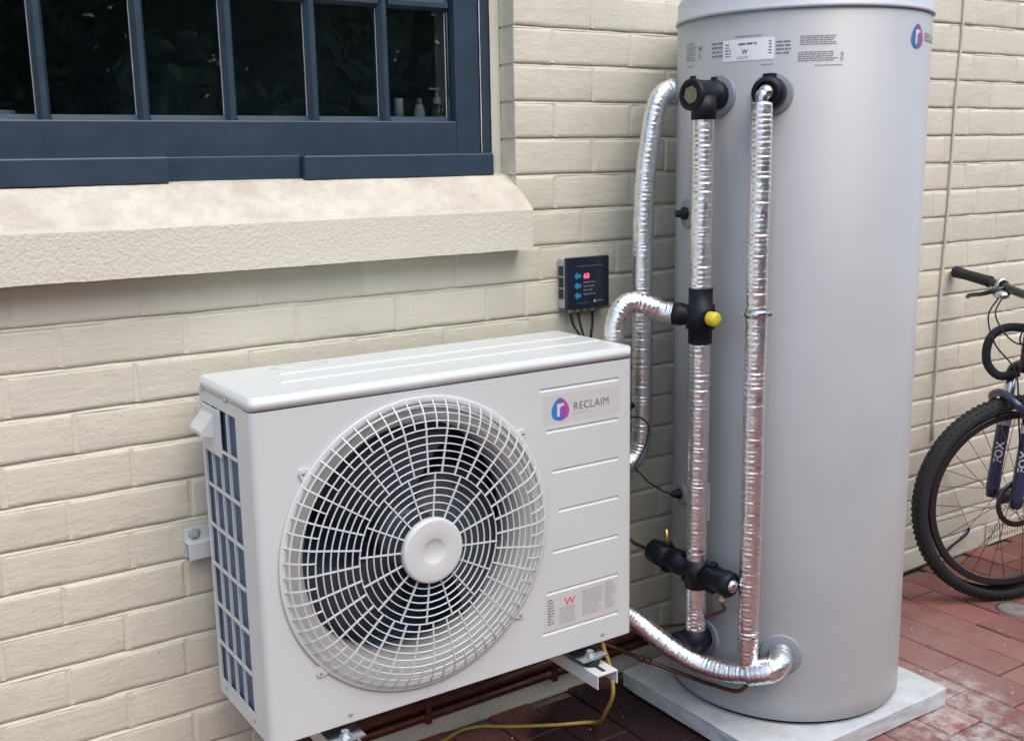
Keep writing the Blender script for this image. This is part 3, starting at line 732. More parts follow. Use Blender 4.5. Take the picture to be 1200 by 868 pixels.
# ------------------------------------------------------------------ control box on the wall
cb = thing('control_box', 'small dark control box with red digits and three blue keys on the brick wall', 'control box', (.178, 0, 1.04))
MB().box((.1215, -.030, 1.0385), (.2510, -.002, 1.1635), .003).build('housing', 'ltgrey', cb)
MB().box((.1200, -.0425, 1.0365), (.2525, -.0298, 1.1655), .003).build('cover', 'screen', cb)
for z in (1.075, 1.1035, 1.132):
    MB().box((.1193, -.026, z-.012), (.1220, -.008, z+.012), .0006).build('side_slot', 'dark', cb)
fc = lambda x, z, d=0: (x+.0105, -.0428-d, z-.002)
for z in (1.121, 1.0965, 1.072):
    mb = MB()
    mb.prism([(-.0105, 0), (-.001, .0095), (-.001, .0045), (.0095, .0045), (.0095, -.0045), (-.001, -.0045), (-.001, -.0095)], lambda p, h: fc(.142+p[0], z+p[1], h), 0, .0012); mb.build('key', 'blue_key', cb)
flat_mesh(text_mb('60', .0185, lambda x, y: fc(.160+x, 1.114+y, .0003), .0005), 'digits', 'red_led', cb)
flat_mesh(micro_text(.160, 1.070, .200, 1.109, 4, lambda x, z: fc(x, z, .0003), 8, .6, .3), 'small_print', 'ink_key', cb)
flat_mesh(micro_text(.142, 1.143, .222, 1.147, 1, lambda x, z: fc(x, z, .0003), 9, .6, .05), 'small_print', 'ink_key', cb)
flat_mesh(micro_text(.140, 1.0515, .176, 1.055, 1, lambda x, z: fc(x, z, .0003), 10, .6, .05), 'small_print', 'ink_key', cb)
e = egg(.195, 1.056, .006, .0075); flat_mesh(MB().add([fc(x, z, .0003) for x, z in e], [tuple(range(len(e)))]), 'emblem', 'decal', cb)
flat_mesh(micro_text(.201, 1.054, .222, 1.058, 1, lambda x, z: fc(x, z, .0003), 11, .6, .05), 'small_print', 'ltgrey', cb)
for x in (.140, .162, .185, .208):
    MB().lathe([(0, .0085), (.004, .0085), (.004, .007), (.013, .0065), (.013, .003)], (x+.009, -.018, 1.0387), (0, 0, -1), 14).build('cable_gland', 'white_plastic', cb)
for i, pts in enumerate(([(.149, -.018, 1.03), (.150, -.024, 1.0), (.160, -.045, .965), (.170, -.05, .93), (.172, -.05, .70)],
                         [(.171, -.018, 1.03), (.171, -.026, 1.0), (.172, -.045, .955), (.178, -.05, .90), (.178, -.05, .70)],
                         [(.217, -.018, 1.03), (.214, -.022, .99), (.203, -.03, .94), (.20, -.035, .70)])):
    MB().tube(smooth_path(pts), .0032, 8).build('cable', 'black', cb)

# ------------------------------------------------------------------ slab and tank
TX, TY, TR = .6088, -.3289, .2925
def tk(th, r, z): return (TX+r*math.cos(R_(th)), TY+r*math.sin(R_(th)), z)
def tang(x, y): return math.degrees(math.atan2(y-TY, x-TX))
bm = bmesh.new(); bmesh.ops.create_cube(bm, size=1); bmesh.ops.subdivide_edges(bm, edges=bm.edges[:], cuts=9, use_grid_fill=True)
for v in bm.verts:
    x, y, z = .577+v.co.x*.622, -.358+v.co.y*.566, .0285+v.co.z*.053
    cr_ = [abs(abs(c)-.5) < 1e-4 for c in v.co]
    q = mnoise.noise(Vector((x*13, y*13, z*13)))*.0035+mnoise.noise(Vector((x*50, y*50, z*50)))*.002
    if sum(cr_) >= 2:
        x -= math.copysign(.004, v.co.x)*cr_[0]*(1+q*200); y -= math.copysign(.004, v.co.y)*cr_[1]; z -= math.copysign(.004, v.co.z)*cr_[2]
    v.co = (x+q*cr_[0], y+q*cr_[1], z+q*.5*cr_[2])
slab = MB().frombm(bm, False).build('concrete_slab', 'concrete'); tag(slab, 'pale square concrete slab under the grey tank', 'slab')
tank = thing('water_tank', 'tall grey cylindrical hot water tank standing on a concrete slab', 'water tank', (TX, TY, .0555))
MB().lathe([(.0552, 0), (.0552, .281), (.064, .281)], (TX, TY, 0), (0, 0, 1), 96).build('base_ring', 'black', tank)
MB().lathe([(.064, .283), (.0645, TR-.002), (.0665, TR), (.10, TR), (1.713, TR), (1.716, TR-.004)], (TX, TY, 0), (0, 0, 1), 128).build('shell', 'tank', tank)
lid_ = MB().lathe([(1.712, TR+.0004), (1.712, TR+.004), (1.715, TR+.0055), (1.720, TR+.0045), (1.722, TR+.001), (1.758, TR-.0005), (1.768, TR-.006), (1.778, TR-.02), (1.79, .2), (1.797, .1), (1.80, 0)], (TX, TY, 0), (0, 0, 1), 128).build('lid', 'tank_lid', tank)
def tmap(th0, zc, r=TR): return lambda u, z, d=0.0: tk(th0+math.degrees(u/TR), r+.0006+d, zc+z)
def tprint(x0, z0, x1, z1, rows, th, seed, ragged=.2):
    f = tmap(th, 0); rg = micro_text(x0, z0, x1, z1, rows, f, seed, .8, ragged); return flat_mesh(rg, 'small_print', 'ink_tank', tank)
# white label with side notes
A0, A1 = tang(.319, -.365), tang(.358, -.480); wl = R_(A1-A0)*TR
lb = MB(); grid_quad(lb, 0, 1.609, wl, 1.655, tmap(A0, 0), 10); label = flat_mesh(lb, 'paper_label', 'paper', tank)
fl = lambda u, z: tmap(A0, 0)(u, z, .0004)
flat_mesh(text_mb('W', .013, lambda x, y: fl(wl*.40+x, 1.6235+y), .0004), 'lettering', 'ink', label)
flat_mesh(micro_text(wl*.33, 1.6395, wl*.68, 1.649, 1, fl, 21, .9, .05), 'small_print', 'ink', label)
flat_mesh(micro_text(wl*.30, 1.6125, wl*.55, 1.619, 2, fl, 22, .9, .1), 'small_print', 'ink_soft', label)
flat_mesh(micro_text(wl*.05, 1.617, wl*.20, 1.648, 5, fl, 23, .9, .5), 'small_print', 'ink', label)
flat_mesh(micro_text(wl*.90, 1.619, wl*.95, 1.650, 5, fl, 24, .9, .1), 'small_print', 'ink', label)
tprint(.03, 1.6585, .095, 1.663, 1, A0, 25, .05)
B = tang(.333, -.230); C_ = tang(.317, -.316); D = tang(.388, -.520); E_ = tang(.360, -.483)
tprint(0, 1.620, .048, 1.662, 8, B, 30); tprint(0, 1.607, .04, 1.611, 1, B, 31, .05)
flat_mesh(text_mb('W', .014, lambda x, y: tmap(B, 0)(.056+x, 1.640+y), .0005), 'lettering', 'ink_tank', tank); tprint(.056, 1.622, .068, 1.636, 3, B, 33)
tprint(.016, 1.619, .052, 1.655, 4, C_, 34)
tprint(.0, 1.617, .037, 1.648, 4, E_, 35); tprint(-.032, 1.5965, -.003, 1.600, 1, E_, 38, .05)
tprint(.004, 1.634, .085, 1.655, 5, D, 36); tprint(.0, 1.600, .085, 1.622, 5, D, 37); tprint(.035, 1.590, .095, 1.594, 1, D, 39, .05)
tprint(.089, 1.600, .0955, 1.619, 6, D, 40, .05)
LG = tang(.657, -.617)
emblem(tank, lambda x, z, d: tmap(LG, 0)(x, z, d), 0, 1.656, .050, .052, 'logo_tank')
flat_mesh(text_mb('RECLAIM', .026, lambda x, y: tmap(LG, 0)(.036+x, 1.648+y), .0003), 'lettering', 'ink_tank', tank)
MB_ = MB(); grid_quad(MB_, 0, .536, .012, .632, tmap(tang(.317, -.344)-1.0, 0), 2); flat_mesh(MB_, 'paper_strip', 'paper', tank)

# ports, flanges and fittings of the tank
def flange(th, z, r, parent=tank):
    n = Vector(tk(th, 1, 0))-Vector((TX, TY, 0)); p = tk(th, TR-.006, z)
    return MB().lathe([(0, r*1.0), (.009, r), (.0105, r*.93), (.0105, 0)], p, n, 32).build('flange', 'flange', parent)
t1, t2, t3, ts, t4, t5 = tang(.318, -.356), tang(.357, -.478), tang(.328, -.247), tang(.332, -.234), tang(.317, -.341), tang(.390, -.523)
flange(t1, 1.538, .046); flange(t2, 1.536, .046); flange(t3, 1.272, .036); flange(t4, .235, .046); flange(t5, .237, .050); flange(ts, .574, .030)
P1 = tk(tang(.252, -.376), .360, 0); P2 = tk(tang(.296, -.507), .360, 0)
# plug in the middle port
d3 = Vector(tk(t3, 1, 0))-Vector((TX, TY, 0))
MB().lathe([(.003, .015), (.014, .015), (.016, .009), (.030, .0085), (.032, 0)], tk(t3, TR, 1.272), d3, 16).build('port_plug', 'black', tank)
MB().lathe([(.003, .013), (.010, .013), (.024, .008), (.030, .004)], tk(ts, TR, .574), Vector(tk(ts, 1, 0))-Vector((TX, TY, 0)), 16).build('sensor_plug', 'black', tank)

run1 = thing('flow_pipe', 'foil wrapped pipe with black valves and yellow knob down the left of the tank', 'pipe', (P1[0], P1[1], .20))
def at1(z, dx=0, dy=0): return (P1[0]+dx, P1[1]+dy, z)
foil_tube([at1(1.500), at1(1.36, .001), at1(1.22, -.001), at1(1.105)], .0238, 11, run1)
foil_tube([at1(.984), at1(.80, .001), at1(.62, -.001), at1(.455)], .0238, 12, run1)
foil_tube([at1(.405), at1(.33, .001), at1(.275)], .0238, 13, run1, straight=True)
d1 = Vector(tk(t1, 1, 0))-Vector((TX, TY, 0))
o1 = Vector(tk(t1, TR+.003, 1.538))
tee = MB().lathe([(0, .031), (.012, .031), (.014, .0345), (.022, .0345), (.024, .0325), (.078, .0325), (.080, .0345), (.092, .0345), (.0945, .030), (.0945, .020)], o1, d1, 28)
tee.cyl(at1(1.535), at1(1.484), .0275, 24); tee.build('tee', 'black', run1)
MB().lathe([(.080, .021), (.0925, .021), (.0935, .018), (.0925, 0)], o1, d1, 6, False).build('brass_plug', 'oldbrass', run1)
for s, z_ in ((.016, .038), (.085, .038)):
    p = o1+d1*s+Vector((0, 0, .034)); MB().box((p.x-.005, p.y-.006, p.z-.004), (p.x+.005, p.y+.006, p.z+.006), .002).build('clip', 'black', run1)
# mixing valve
vz = 1.047
vv = MB().lathe([(-.062, .0275), (-.030, .0275), (-.028, .033), (.026, .033), (.028, .0275), (.064, .0275)], at1(vz), (0, 0, 1), 28)
vv.lathe([(0, .024), (.040, .024), (.042, .0265), (.062, .0265), (.064, .021)], at1(vz+.0), Vector((-.55, .835, .06)), 24)
vv.lathe([(0, .022), (.034, .022)], at1(vz-.002), Vector((-.05, -.999, 0)), 24)
vv.build('mixing_valve', 'black', run1)
MB().lathe([(.034, .0165), (.050, .0170), (.056, .014), (.058, .006), (.058, 0)], at1(vz-.002), Vector((-.05, -.999, 0)), 24).build('yellow_knob', 'yellow', run1)
# lower valve body lying across the pipe
cz = .430
ca, cbv = Vector((P1[0]-.004, -.222, cz+.010)), Vector((P1[0]+.012, -.485, cz-.004)); dv = (cbv-ca); Lv = dv.length
cv = MB().lathe([(0, .012), (0, .028), (.03, .031), (.055, .031), (.058, .026), (.075, .026), (.078, .030), (.105, .030), (.108, .025), (.19, .025), (.193, .029), (Lv-.03, .029), (Lv-.026, .031), (Lv-.006, .030), (Lv, .024), (Lv, .012)], ca, dv, 28)
cv.cyl(at1(.462), at1(.392), .0275, 24)
for s in (.05, .12, .20):
    p = ca+dv.normalized()*s; cv.box((p.x-.012, p.y-.010, p.z+.026), (p.x+.012, p.y+.010, p.z+.036), .003); cv.box((p.x-.012, p.y-.012, p.z-.038), (p.x+.010, p.y+.012, p.z-.027), .003)
cv.build('relief_valve', 'black', run1)
MB().lathe([(Lv-.004, .017), (Lv+.004, .016), (Lv+.010, .010), (Lv+.011, 0)], ca, dv, 16).build('valve_end', 'alloy', run1)
MB().cyl(ca+dv.normalized()*.055+Vector((0, 0, .02)), ca+dv.normalized()*.050+Vector((-.004, 0, .072)), .0055, 12).build('brass_stem', 'brass', run1)
p = cbv+Vector((-.012, .022, -.02)); MB().lathe([(0, .009), (.012, .009), (.014, .012), (.022, .012), (.024, .006), (.03, .006)], p, (0, 0, -1), 12).build('drain_nut', 'oldbrass', run1)
# bottom elbow
d4 = Vector(tk(t4, 1, 0))-Vector((TX, TY, 0)); o4 = Vector(tk(t4, TR+.003, .236))
el = MB().lathe([(0, .030), (.014, .030), (.016, .034), (.026, .034), (.028, .031), (.075, .031), (.077, .033), (.088, .033), (.090, .029), (.090, .019)], o4, d4, 28); el.cyl(at1(.232), at1(.284), .0275, 24); el.build('elbow', 'black', run1)
MB().lathe([(.076, .020), (.088, .020), (.0885, 0)], o4, d4, 6, False).build('brass_plug', 'oldbrass', run1)
# hose from the mixing valve to the fan unit
vb_ = Vector(at1(vz))+Vector((-.55, .835, .06)).normalized()*.060
foil_tube([vb_, vb_+Vector((-.016, .026, .004)), (.183, -.285, 1.066), (.150, -.262, 1.077), (.120, -.252, 1.064), (.104, -.25, 1.025), (.101, -.25, .97), (.100, -.25, .86), (.098, -.25, .80), (.07, -.25, .775)], .0240, 14, run1, .010, 'hose')
# long pipe by the wall
run2 = thing('wall_side_pipe', 'foil wrapped pipe bending down from the tank close to the brick wall', 'pipe', (.296, -.12, .63))
foil_tube([(.392, -.150, 1.562), (.362, -.140, 1.564), (.336, -.134, 1.545), (.322, -.130, 1.505), (.312, -.126, 1.44), (.303, -.121, 1.36), (.2975, -.12, 1.25), (.296, -.12, 1.10), (.297, -.12, .95), (.296, -.12, .80), (.295, -.12, .72), (.285, -.12, .668), (.255, -.12, .640), (.20, -.12, .635), (.066, -.12, .635)], .0250, 15, run2)
tw = tang(.392, -.150); flange(tw, 1.562, .034, run2)
# right hand pipe
run3 = thing('return_pipe', 'long straight foil wrapped pipe in front of the tank with a clamp', 'pipe', (P2[0], P2[1], .21))
def at2(z, dx=0, dy=0): return (P2[0]+dx, P2[1]+dy, z)
foil_tube([at2(1.515), at2(1.38, .0015), at2(1.22, -.001), at2(1.066)], .0225, 16, run3, .0115)
foil_tube([at2(1.067, .0015), at2(.86, -.001), at2(.62, .001), at2(.40, -.001), at2(.232)], .0238, 17, run3, .0115)
d2 = Vector(tk(t2, 1, 0))-Vector((TX, TY, 0)); o2 = Vector(tk(t2, TR+.003, 1.536))
MB().lathe([(0, .030), (.010, .030), (.012, .035), (.040, .035), (.042, .033), (.050, .033), (.052, .024)], o2, d2, 28).build('collar', 'black', run3)
p = o2+d2*.026+Vector((0, 0, .034)); MB().box((p.x-.010, p.y-.012, p.z-.004), (p.x+.010, p.y+.012, p.z+.007), .002).build('clip', 'black', run3)
MB().tube(smooth_path([o2+d2*.030, o2+d2*.052, Vector(at2(1.530)), Vector(at2(1.512))], .006), .0145, 16).sphere(o2+d2*.058, .0165, 16).build('elbow', 'alloy', run3)
MB().lathe([(-.009, .0240), (-.008, .0256), (.008, .0256), (.009, .0240)], at2(1.062), (0, 0, 1), 28).build('clamp', 'steel', run3)
for sx in (-1, 1):
    q = Vector(at2(1.062))+Vector((.64, -.77, 0))*(sx*.0285); MB().box((q.x-.004, q.y-.004, q.z-.005), (q.x+.004, q.y+.004, q.z+.005), .0015).build('clamp_lug', 'steel', run3)
foil_tube([(.066, -.215, .345), (.11, -.235, .325), (.153, -.262, .296), (.182, -.305, .262), (.209, -.350, .232), (.243, -.402, .207), (.269, -.460, .203), (.294, -.512, .212), (.316, -.548, .232), (.326, -.562, .240)], .0245, 18, run3, .0105, 'hose')
d5 = Vector(tk(t5, 1, 0))-Vector((TX, TY, 0)); o5 = Vector(tk(t5, TR+.003, .237))
foil_tube([o5+Vector((0, 0, .004)), o5+d5*.025, o5+d5*.05+Vector((-.004, .004, -.004)), Vector((.318, -.553, .226)), Vector((.292, -.512, .210))], .0285, 19, run3, .014, 'elbow')
# copper lines
cu1 = thing('copper_drain_line', 'thin copper drain tube from the black relief valve down past the tank', 'copper tube', (.28, -.42, .30))
MB().tube(smooth_path([cbv+Vector((-.012, .022, -.048)), (.272, -.452, .355), (.270, -.425, .335), (.262, -.37, .300), (.272, -.30, .262), (.290, -.20, .215), (.22, -.15, .205), (.06, -.10, .200)], .006), .0042, 8).build('tube', 'copper', cu1)
cu2 = thing('copper_feed_line', 'thin copper tube crossing low in front of the tank below the foil hose', 'copper tube', (.26, -.3, .15))
MB().tube(smooth_path([(.05, -.16, .235), (.124, -.20, .208), (.205, -.245, .165), (.262, -.330, .142), (.280, -.40, .142), (.298, -.470, .147), (.310, -.492, .166), (.313, -.500, .185)], .006), .0052, 8).build('tube', 'copper', cu2)
pp = Vector((.205, -.245, .165)); dd = Vector((.06, -.07, -.03)).normalized()
MB().lathe([(-.016, .005), (-.016, .0075), (-.004, .0078), (-.003, .006), (.003, .006), (.004, .0078), (.016, .0075), (.016, .005)], pp, dd, 12).build('joint', 'copper', cu2)
cu3 = thing('copper_valve_line', 'short copper tube between the fan unit and the black relief valve', 'copper tube', (.22, -.2, .45))
MB().tube(smooth_path([(.064, -.13, .56), (.12, -.15, .535), (.17, -.175, .50), (.205, -.198, .462), (.235, -.208, .444), ca+Vector((0, -.012, 0))], .006), .0048, 8).build('tube', 'copper', cu3)
# pair of copper pipes clipped to the wall under the fan unit
for zc, lab in ((.100, 'upper of two dark copper pipes on the wall under the fan unit'), (.070, 'lower of two dark copper pipes on the wall under the fan unit')):
    t = thing('copper_pipe', lab, 'copper pipe', (-.3, -.02, zc), 'copper pipes along the wall')
    MB().tube(smooth_path([(-1.0, -.017, zc-.004), (-.6, -.016, zc-.002), (-.2, -.018, zc+.001), (.10, -.017, zc+.003), (.30, -.018, zc+.006), (.42, -.018, zc+.008)], .05), .0128, 14).build('tube', 'copper', t)
    for x in (-.72, -.30, .08): MB().box((x-.008, -.034, zc-.0155), (x+.008, -.001, zc+.0145), .002).build('saddle_clip', 'copper', t)
# sensor cable looping to the tank
sc_ = thing('sensor_cable', 'thin black sensor cable looping from behind the fan unit to the tank', 'cable', (.22, -.2, .6))
MB().tube(smooth_path([(.10, -.19, .82), (.18, -.20, .79), (.228, -.20, .777), (.250, -.20, .752), (.242, -.20, .710), (.223, -.20, .680), (.206, -.20, .656), (.222, -.20, .640), (.246, -.205, .614), (.280, -.215, .588), Vector(tk(ts, TR+.028, .574))], .006), .0019, 6).build('cable', 'black', sc_)
MB().cyl((.165, -.2, .800), (.200, -.2, .815), .008, 12).build('connector', 'black', sc_)
# yellow cable on the paving
yc_ = thing('yellow_cable', 'dull yellow cable hanging from the unit and lying on the paving', 'cable', (0, -.15, 0))
MB().tube(smooth_path([(-.015, -.350, .335), (-.012, -.352, .300), (-.005, -.365, .26), (-.010, -.385, .20), (.0, -.345, .13), (.045, -.27, .060), (.078, -.21, .018), (.070, -.178, .0065), (.015, -.150, .006), (-.058, -.108, .006), (-.115, -.07, .006), (-.159, -.040, .007), (-.21, -.032, .009), (-.27, -.045, .007), (-.42, -.08, .006), (-.7, -.12, .006)], .008), .0048, 10).build('cable', 'cable_y', yc_)
# cables on the wall at right
wc = thing('wall_cable', 'thin painted cable running straight up the wall right of the tank', 'cable', (1.68, -.004, .6))
MB().tube(smooth_path([(1.668, -.006, .45), (1.668, -.006, .645), (1.668, -.0065, .932), (1.680, -.006, 1.182), (1.686, -.006, 1.372), (1.690, -.006, 1.585), (1.700, -.006, 1.716), (1.703, -.006, 1.9), (1.70, -.006, 3.1)], .05), .0045, 8).build('cable', 'mortar', wc)
wc2 = thing('black_wall_cable', 'black cable rising from the paving along the wall behind the front wheel', 'cable', (1.7, -.012, 0))
MB().tube(smooth_path([(1.2, -.02, .006), (1.42, -.014, .006), (1.55, -.013, .008), (1.693, -.012, .014), (1.760, -.010, .030), (1.809, -.010, .047), (1.881, -.010, .068), (1.902, -.010, .080), (1.908, -.010, .094)], .01), .0042, 8).build('cable', 'black', wc2)
MB().tube([(1.709, -.008, .397), (1.787, -.008, .274), (1.908, -.008, .094)], .0016, 6).build('string', 'white_plastic', wc2)
dc = thing('drain_cover', 'small round grey cover set in the paving beside the bicycle wheel', 'cover', (1.58, -.385, 0))
MB().lathe([(.0, .0), (.0045, .050), (.004, .046), (.005, .044), (.0055, .008), (.004, .006), (.004, 0)], (1.585, -.39, .001), (0, 0, 1), 40).lathe([(-.001, .052), (.0045, .0515), (.0047, .049)], (1.585, -.39, .001), (0, 0, 1), 40).build('disc', 'cover_grey', dc)

# ------------------------------------------------------------------ bicycle leaning on the wall (local x = towards its rear, y = towards the wall)
bk = thing('bicycle', 'dark mountain bicycle leaning on the brick wall right of the tank', 'bicycle', (1.632, -.322, 0), rz=-R_(23), local=True)
def wheel(cx, rear=False):
    w = MB().lathe([(-.011, .2685), (-.012, .286), (-.0105, .2905), (.0105, .2905), (.012, .286), (.011, .2685), (0, .2655), (-.011, .2685)], (0, 0, 0), (0, 1, 0), 64).build('wheel', 'blackmetal', bk)
    w.location = (cx, 0, .3335); w.scale = (.972, .972, .972)
    pr = []
    for i in range(17):
        a = math.pi*(-.12+1.24*i/16); pr.append((.0265*math.cos(a), .3135+.0275*math.sin(a)))
    MB().lathe(pr, (0, 0, 0), (0, 1, 0), 84).build('tyre', 'rubber', w)
    kb = MB()
    for i in range(104):
        a = 2*math.pi*i/104
        for off, ph, dr in ((-.019, 0, .3305), (-.007, .5, .3392), (.007, .5, .3392), (.019, 0, .3305)):
            aa = a+ph*2*math.pi/104; d = Vector((math.cos(aa), 0, math.sin(aa))); t = Vector((-d.z, 0, d.x)); c = d*dr+Vector((0, off, 0))
            kb.add([c+t*(sx*.0042)+Vector((0, sy*.0042, 0))+d*(h*.0028) for h in (0, 1) for sx, sy in ((-1,-1),(1,-1),(1,1),(-1,1))], [(4,5,6,7),(0,1,5,4),(1,2,6,5),(2,3,7,6),(3,0,4,7)])
    kb.build('tread', 'rubber', w)
    MB().lathe([(-.050, 0), (-.050, .007), (-.036, .007), (-.034, .026), (-.030, .026), (-.026, .014), (.026, .014), (.030, .026), (.034, .026), (.036, .007), (.050, .007), (.050, 0)], (0, 0, 0), (0, 1, 0), 24).build('hub', 'blackmetal', w)
    for i in range(28):
        s = 1 if i % 2 else -1; a = 2*math.pi*i/28; t = (1 if (i//2) % 2 else -1)*R_(72); b = a+t
        MB().cyl((.025*math.cos(b), s*.032, .025*math.sin(b)), (.272*math.cos(a), s*.003, .272*math.sin(a)), .0011, 5).build('spoke', 'blackmetal', w)
    rt_ = MB().lathe([(0, .062), (.002, .062), (.002, .080), (0, .080), (0, .062)], (0, -.044, 0), (0, 1, 0), 40).build('brake_disc', 'blackmetal', w)
    return w
wheel(0); wheel(1.08, True)
fk = MB()
ax_ = [(-.004, .345), (-.022, .50), (-.012, .60)]
def fl_(s, z): # fork line: almost upright
    t = (z-.345)/.6; return (-.024+.068*t, s*.060, z)
fork = MB().tube([fl_(0, .815), fl_(0, .735)], .022, 16).build('fork', 'blackmetal', bk)
MB().tube(smooth_path([fl_(-1.06, .715), (fl_(-.9, .742)[0], -.050, .742), (fl_(0, .755)[0], 0, .758), (fl_(.9, .742)[0], .050, .742), fl_(1.06, .715)], .01), .0185, 12).build('crown', 'blackmetal', fork)
for s in (-1, 1):
    MB().cyl(fl_(s, .58), fl_(s, .73), .0165, 16).build('stanchion', 'alloy', fork)
    leg = MB().tube([fl_(s, .325), fl_(s, .36), fl_(s, .42), fl_(s, .56), fl_(s, .602), fl_(s, .612)], lambda i, n: [.016, .020, .0195, .0205, .0225, .019][i], 18).build('lower_leg', 'navyfork', fork)
    MB().tube([fl_(s, .560), fl_(s, .585)], .0226, 18, False).build('band', 'decal', leg)
    # lettering down the outer face of each leg
    def fmap(x, y, s=s):
        p = fl_(s, .44+x); ang = R_(36)+y/.0205; return (p[0]-.0212*math.sin(ang), p[1]-.0212*math.cos(ang), p[2])
    flat_mesh(text_mb('FOX', .034, lambda x, y: fmap(x, y-.012), .0006), 'lettering', 'decal', leg)
MB().tube(smooth_path([fl_(-1, .60), (-.045, -.062, .652), (-.055, 0, .676), (-.045, .062, .652), fl_(1, .60)], .01), .012, 12).build('arch', 'navyfork', fork)
# padded loop standing off the fork crown
MB().tube(smooth_path([(.045, -.06, .868), (.035, .03, .868), (.002, .072, .866), (-.030, .090, .848), (-.050, .094, .812), (-.052, .092, .762), (-.036, .082, .728), (-.014, .064, .714), (.020, .03, .73)], .008), .0135, 14).build('loop_bar', 'rubber', bk)
MB().tube([fl_(0, .80), fl_(0, .955)], .024, 16).build('head_tube', 'navyfork', bk)
stem = MB().tube([(.050, 0, .945), (.030, 0, .965), (.012, 0, .972)], .019, 14).build('stem', 'blackmetal', bk)
hb = MB().tube(smooth_path([(-.032, -.325, 1.016), (.004, -.18, .996), (.026, -.10, .978), (.030, 0, .968), (.026, .10, .978), (.004, .18, .996), (-.032, .325, 1.016)], .015), .0135, 14).build('handlebar', 'blackmetal', bk)
for s in (-1, 1):
    g0, g1 = Vector((-.033, s*.320, 1.017)), Vector((.006, s*.180, .996))
    MB().tube([g0+(g1-g0)*t for t in (-.02, 0, .04, .3, .6, .92, .96, 1.0)], lambda i, n: [.013, .0185, .0195, .0172, .0172, .0180, .0195, .017][i], 16).build('grip', 'rubber', hb)
    lv = MB().tube(smooth_path([(.018, s*.125, .985), (-.012, s*.130, .975), (-.036, s*.160, .962), (-.040, s*.215, .952), (-.036, s*.235, .944)], .01), .0075, 10).build('brake_lever', 'blackmetal', hb)
    MB().sphere((.002, s*.118, .962), .020, 14, (1.2, 1.5, .75)).build('shifter', 'alloy', hb)
    MB().lathe([(-.011, .017), (-.011, .021), (.011, .021), (.011, .017)], (.016, s*.140, .989), (0, 1, -.1), 18).build('clamp', 'alloy', hb)
for pts in (([(.0, .12, .96), (-.05, .10, .90), (-.055, .05, .82), (-.02, -.01, .74), (-.03, -.055, .60), (-.015, -.07, .40)]), ([(.0, -.12, .96), (-.06, -.10, .90), (-.02, -.03, .83), (.10, -.02, .83), (.3, -.02, .80)]), ([(.0, .10, .965), (-.06, .05, .91), (-.045, -.02, .84), (.05, -.025, .82), (.3, -.025, .77)])):
    MB().tube(smooth_path(pts, .01), .0026, 7).build('brake_cable', 'black', bk)
fr_ = MB(); H, L_, S, BBk, RA = Vector((.052, 0, .93)), Vector((.042, 0, .83)), Vector((.60, 0, .83)), Vector((.665, 0, .32)), Vector((1.08, 0, .343))
fr_.tube([H, S], .020, 14); fr_.tube([L_, BBk], .026, 14); fr_.tube([S+Vector((-.012, 0, .06)), BBk], .018, 14)
for s in (-1, 1):
    fr_.tube([BBk+Vector((.02, s*.03, 0)), RA+Vector((0, s*.062, 0))], .011, 10); fr_.tube([S+Vector((0, s*.015, -.03)), RA+Vector((0, s*.062, 0))], .009, 10)
fr_.cyl(BBk+Vector((0, -.04, 0)), BBk+Vector((0, .04, 0)), .024); fr_.build('frame', 'navyfork', bk)
MB().cyl(S, S+Vector((-.045, 0, .19)), .0145).build('seat_post', 'blackmetal', bk)
bm = bmesh.new(); bmesh.ops.create_uvsphere(bm, u_segments=20, v_segments=10, radius=1)
for v in bm.verts:
    t = (v.co.x+1)/2; v.co = (.555+v.co.x*.135, v.co.y*(.022+.055*max(0, t)**1.6), 1.035+v.co.z*.026+.012*v.co.x**2)
MB().frombm(bm, True).build('saddle', 'rubber', bk)
ck = MB().lathe([(0, .085), (.003, .088), (.003, .070), (0, .070), (0, .085)], BBk+Vector((0, -.050, 0)), (0, 1, 0), 40).build('chainring', 'blackmetal', bk)
for s, a in ((-1, 20), (1, 200)):
    e = BBk+Vector((math.cos(R_(a))*.17, s*.07, math.sin(R_(a))*.17)); MB().tube([BBk+Vector((0, s*.055, 0)), e], .010, 10).build('crank', 'blackmetal', bk)
    MB().box((e.x-.045, e.y+s*.055-.045, e.z-.010), (e.x+.045, e.y+s*.055+.045, e.z+.010), .004).build('pedal', 'black', bk)

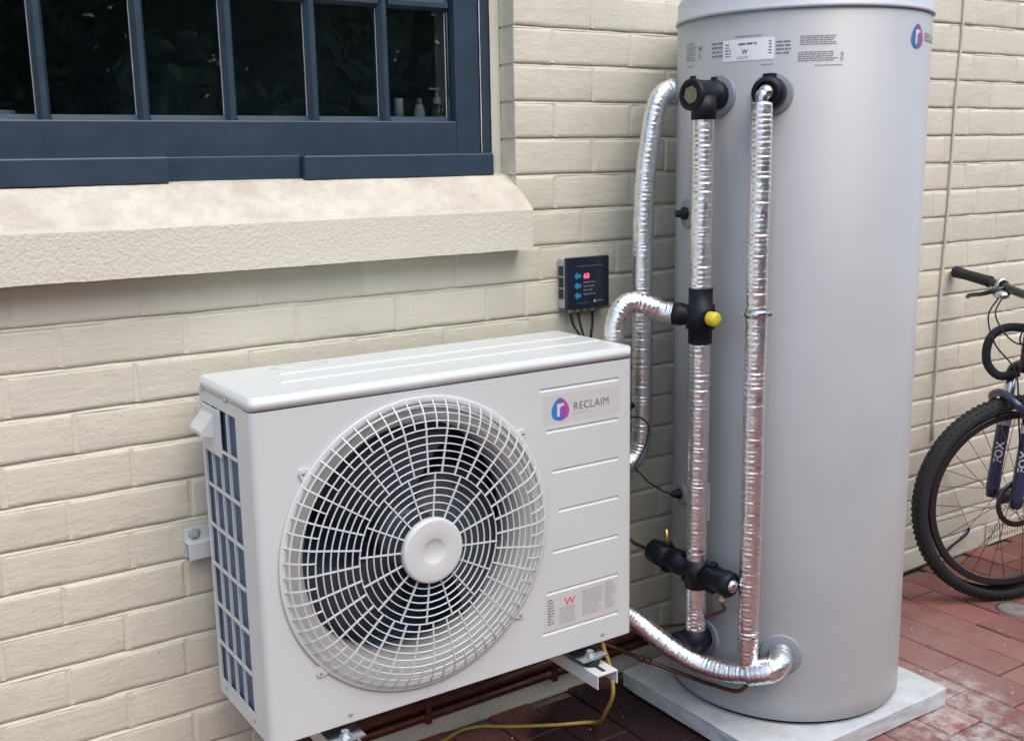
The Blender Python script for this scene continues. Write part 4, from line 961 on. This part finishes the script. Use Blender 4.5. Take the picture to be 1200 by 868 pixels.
# ------------------------------------------------------------------ trees across the yard (they are what the window panes mirror)
def tree(x, y, h, rad, seed, lab):
    rg = random.Random(seed); t = thing('garden_tree', lab, 'tree', (x, y, 0), 'trees mirrored in the window')
    tr = MB().tube(smooth_path([(x, y, -.05), (x+.05, y, h*.25), (x-.05, y+.1, h*.55), (x, y, h*.85)], .3), lambda i, n: .13*(1-.8*i/n)+.015, 9)
    for k in range(7):
        a = rg.uniform(0, 6.28); z = h*rg.uniform(.18, .6); tr.tube([(x, y, z), (x+math.cos(a)*rad*.4, y+math.sin(a)*rad*.4, z+.4), (x+math.cos(a)*rad*.75, y+math.sin(a)*rad*.75, z+.7)], lambda i, n: [.04, .025, .008][i], 6)
    tr.build('trunk', 'bark', t)
    clumps = []
    for k in range(46):
        a = rg.uniform(0, 6.28); q = rg.uniform(.25, 1)**.6; z = h*rg.uniform(.10, 1); wdt = rad*(.55+.45*math.sin(min(1, z/h+.12)*math.pi))
        clumps.append((Vector((x+math.cos(a)*q*wdt, y+math.sin(a)*q*wdt, z)), rg.uniform(.35, .62)))
    lf = MB()
    for c, r in clumps:
        for k in range(200):
            d = Vector((rg.gauss(0, 1), rg.gauss(0, 1), rg.gauss(0, 1))).normalized()*r*rg.uniform(.4, 1)**.5; p = c+d
            n = (d.normalized()+Vector((rg.uniform(-.7, .7), rg.uniform(-.7, .7), rg.uniform(-.2, .9)))).normalized(); u = n.orthogonal().normalized(); v = n.cross(u); s = rg.uniform(.06, .12)
            a = rg.uniform(0, 6.28); u, v = u*math.cos(a)+v*math.sin(a), v*math.cos(a)-u*math.sin(a)
            lf.add([p-u*s, p+v*s*.45, p+u*s, p-v*s*.45], [(0, 1, 2, 3)])
    me = bpy.data.meshes.new('crown'); me.from_pydata(lf.v, [], lf.f); me.materials.append(M['leaf']); link('crown', me, t)
for i, (x, y, h, r) in enumerate(((-1.8, -9.6, 5.4, 1.9), (.6, -10.0, 5.8, 2.0), (2.9, -9.8, 5.5, 2.0), (5.2, -9.6, 5.9, 2.0), (7.6, -9.0, 5.6, 2.0))):
    tree(x, y, h, r, 80+i, ['leftmost tall tree of the back row across the yard', 'second tall tree from the left in the back row across the yard', 'middle tall tree of the back row across the yard', 'second tall tree from the right in the back row across the yard', 'rightmost tall tree of the back row across the yard'][i])
LB = ['low dark tree at the far left end of the tree row across the yard', 'dark tree mirrored in the leftmost window panes', 'dark tree mirrored in the middle window panes', 'tallest dark tree, mirrored in the rightmost window panes', 'dark tree across the yard opposite the tank', 'shortest dark tree, across the yard opposite the bicycle']
for i, (x, y, h, r) in enumerate(((-2.6, -6.9, 3.6, 1.5), (-.6, -7.3, 4.1, 1.6), (1.5, -7.0, 3.9, 1.6), (3.5, -7.2, 4.3, 1.7), (5.6, -6.6, 3.8, 1.6), (7.6, -5.6, 3.4, 1.5))):
    tree(x, y, h, r, 50+i, LB[i])
print('bricks', nb, 'objects', len(bpy.data.objects))
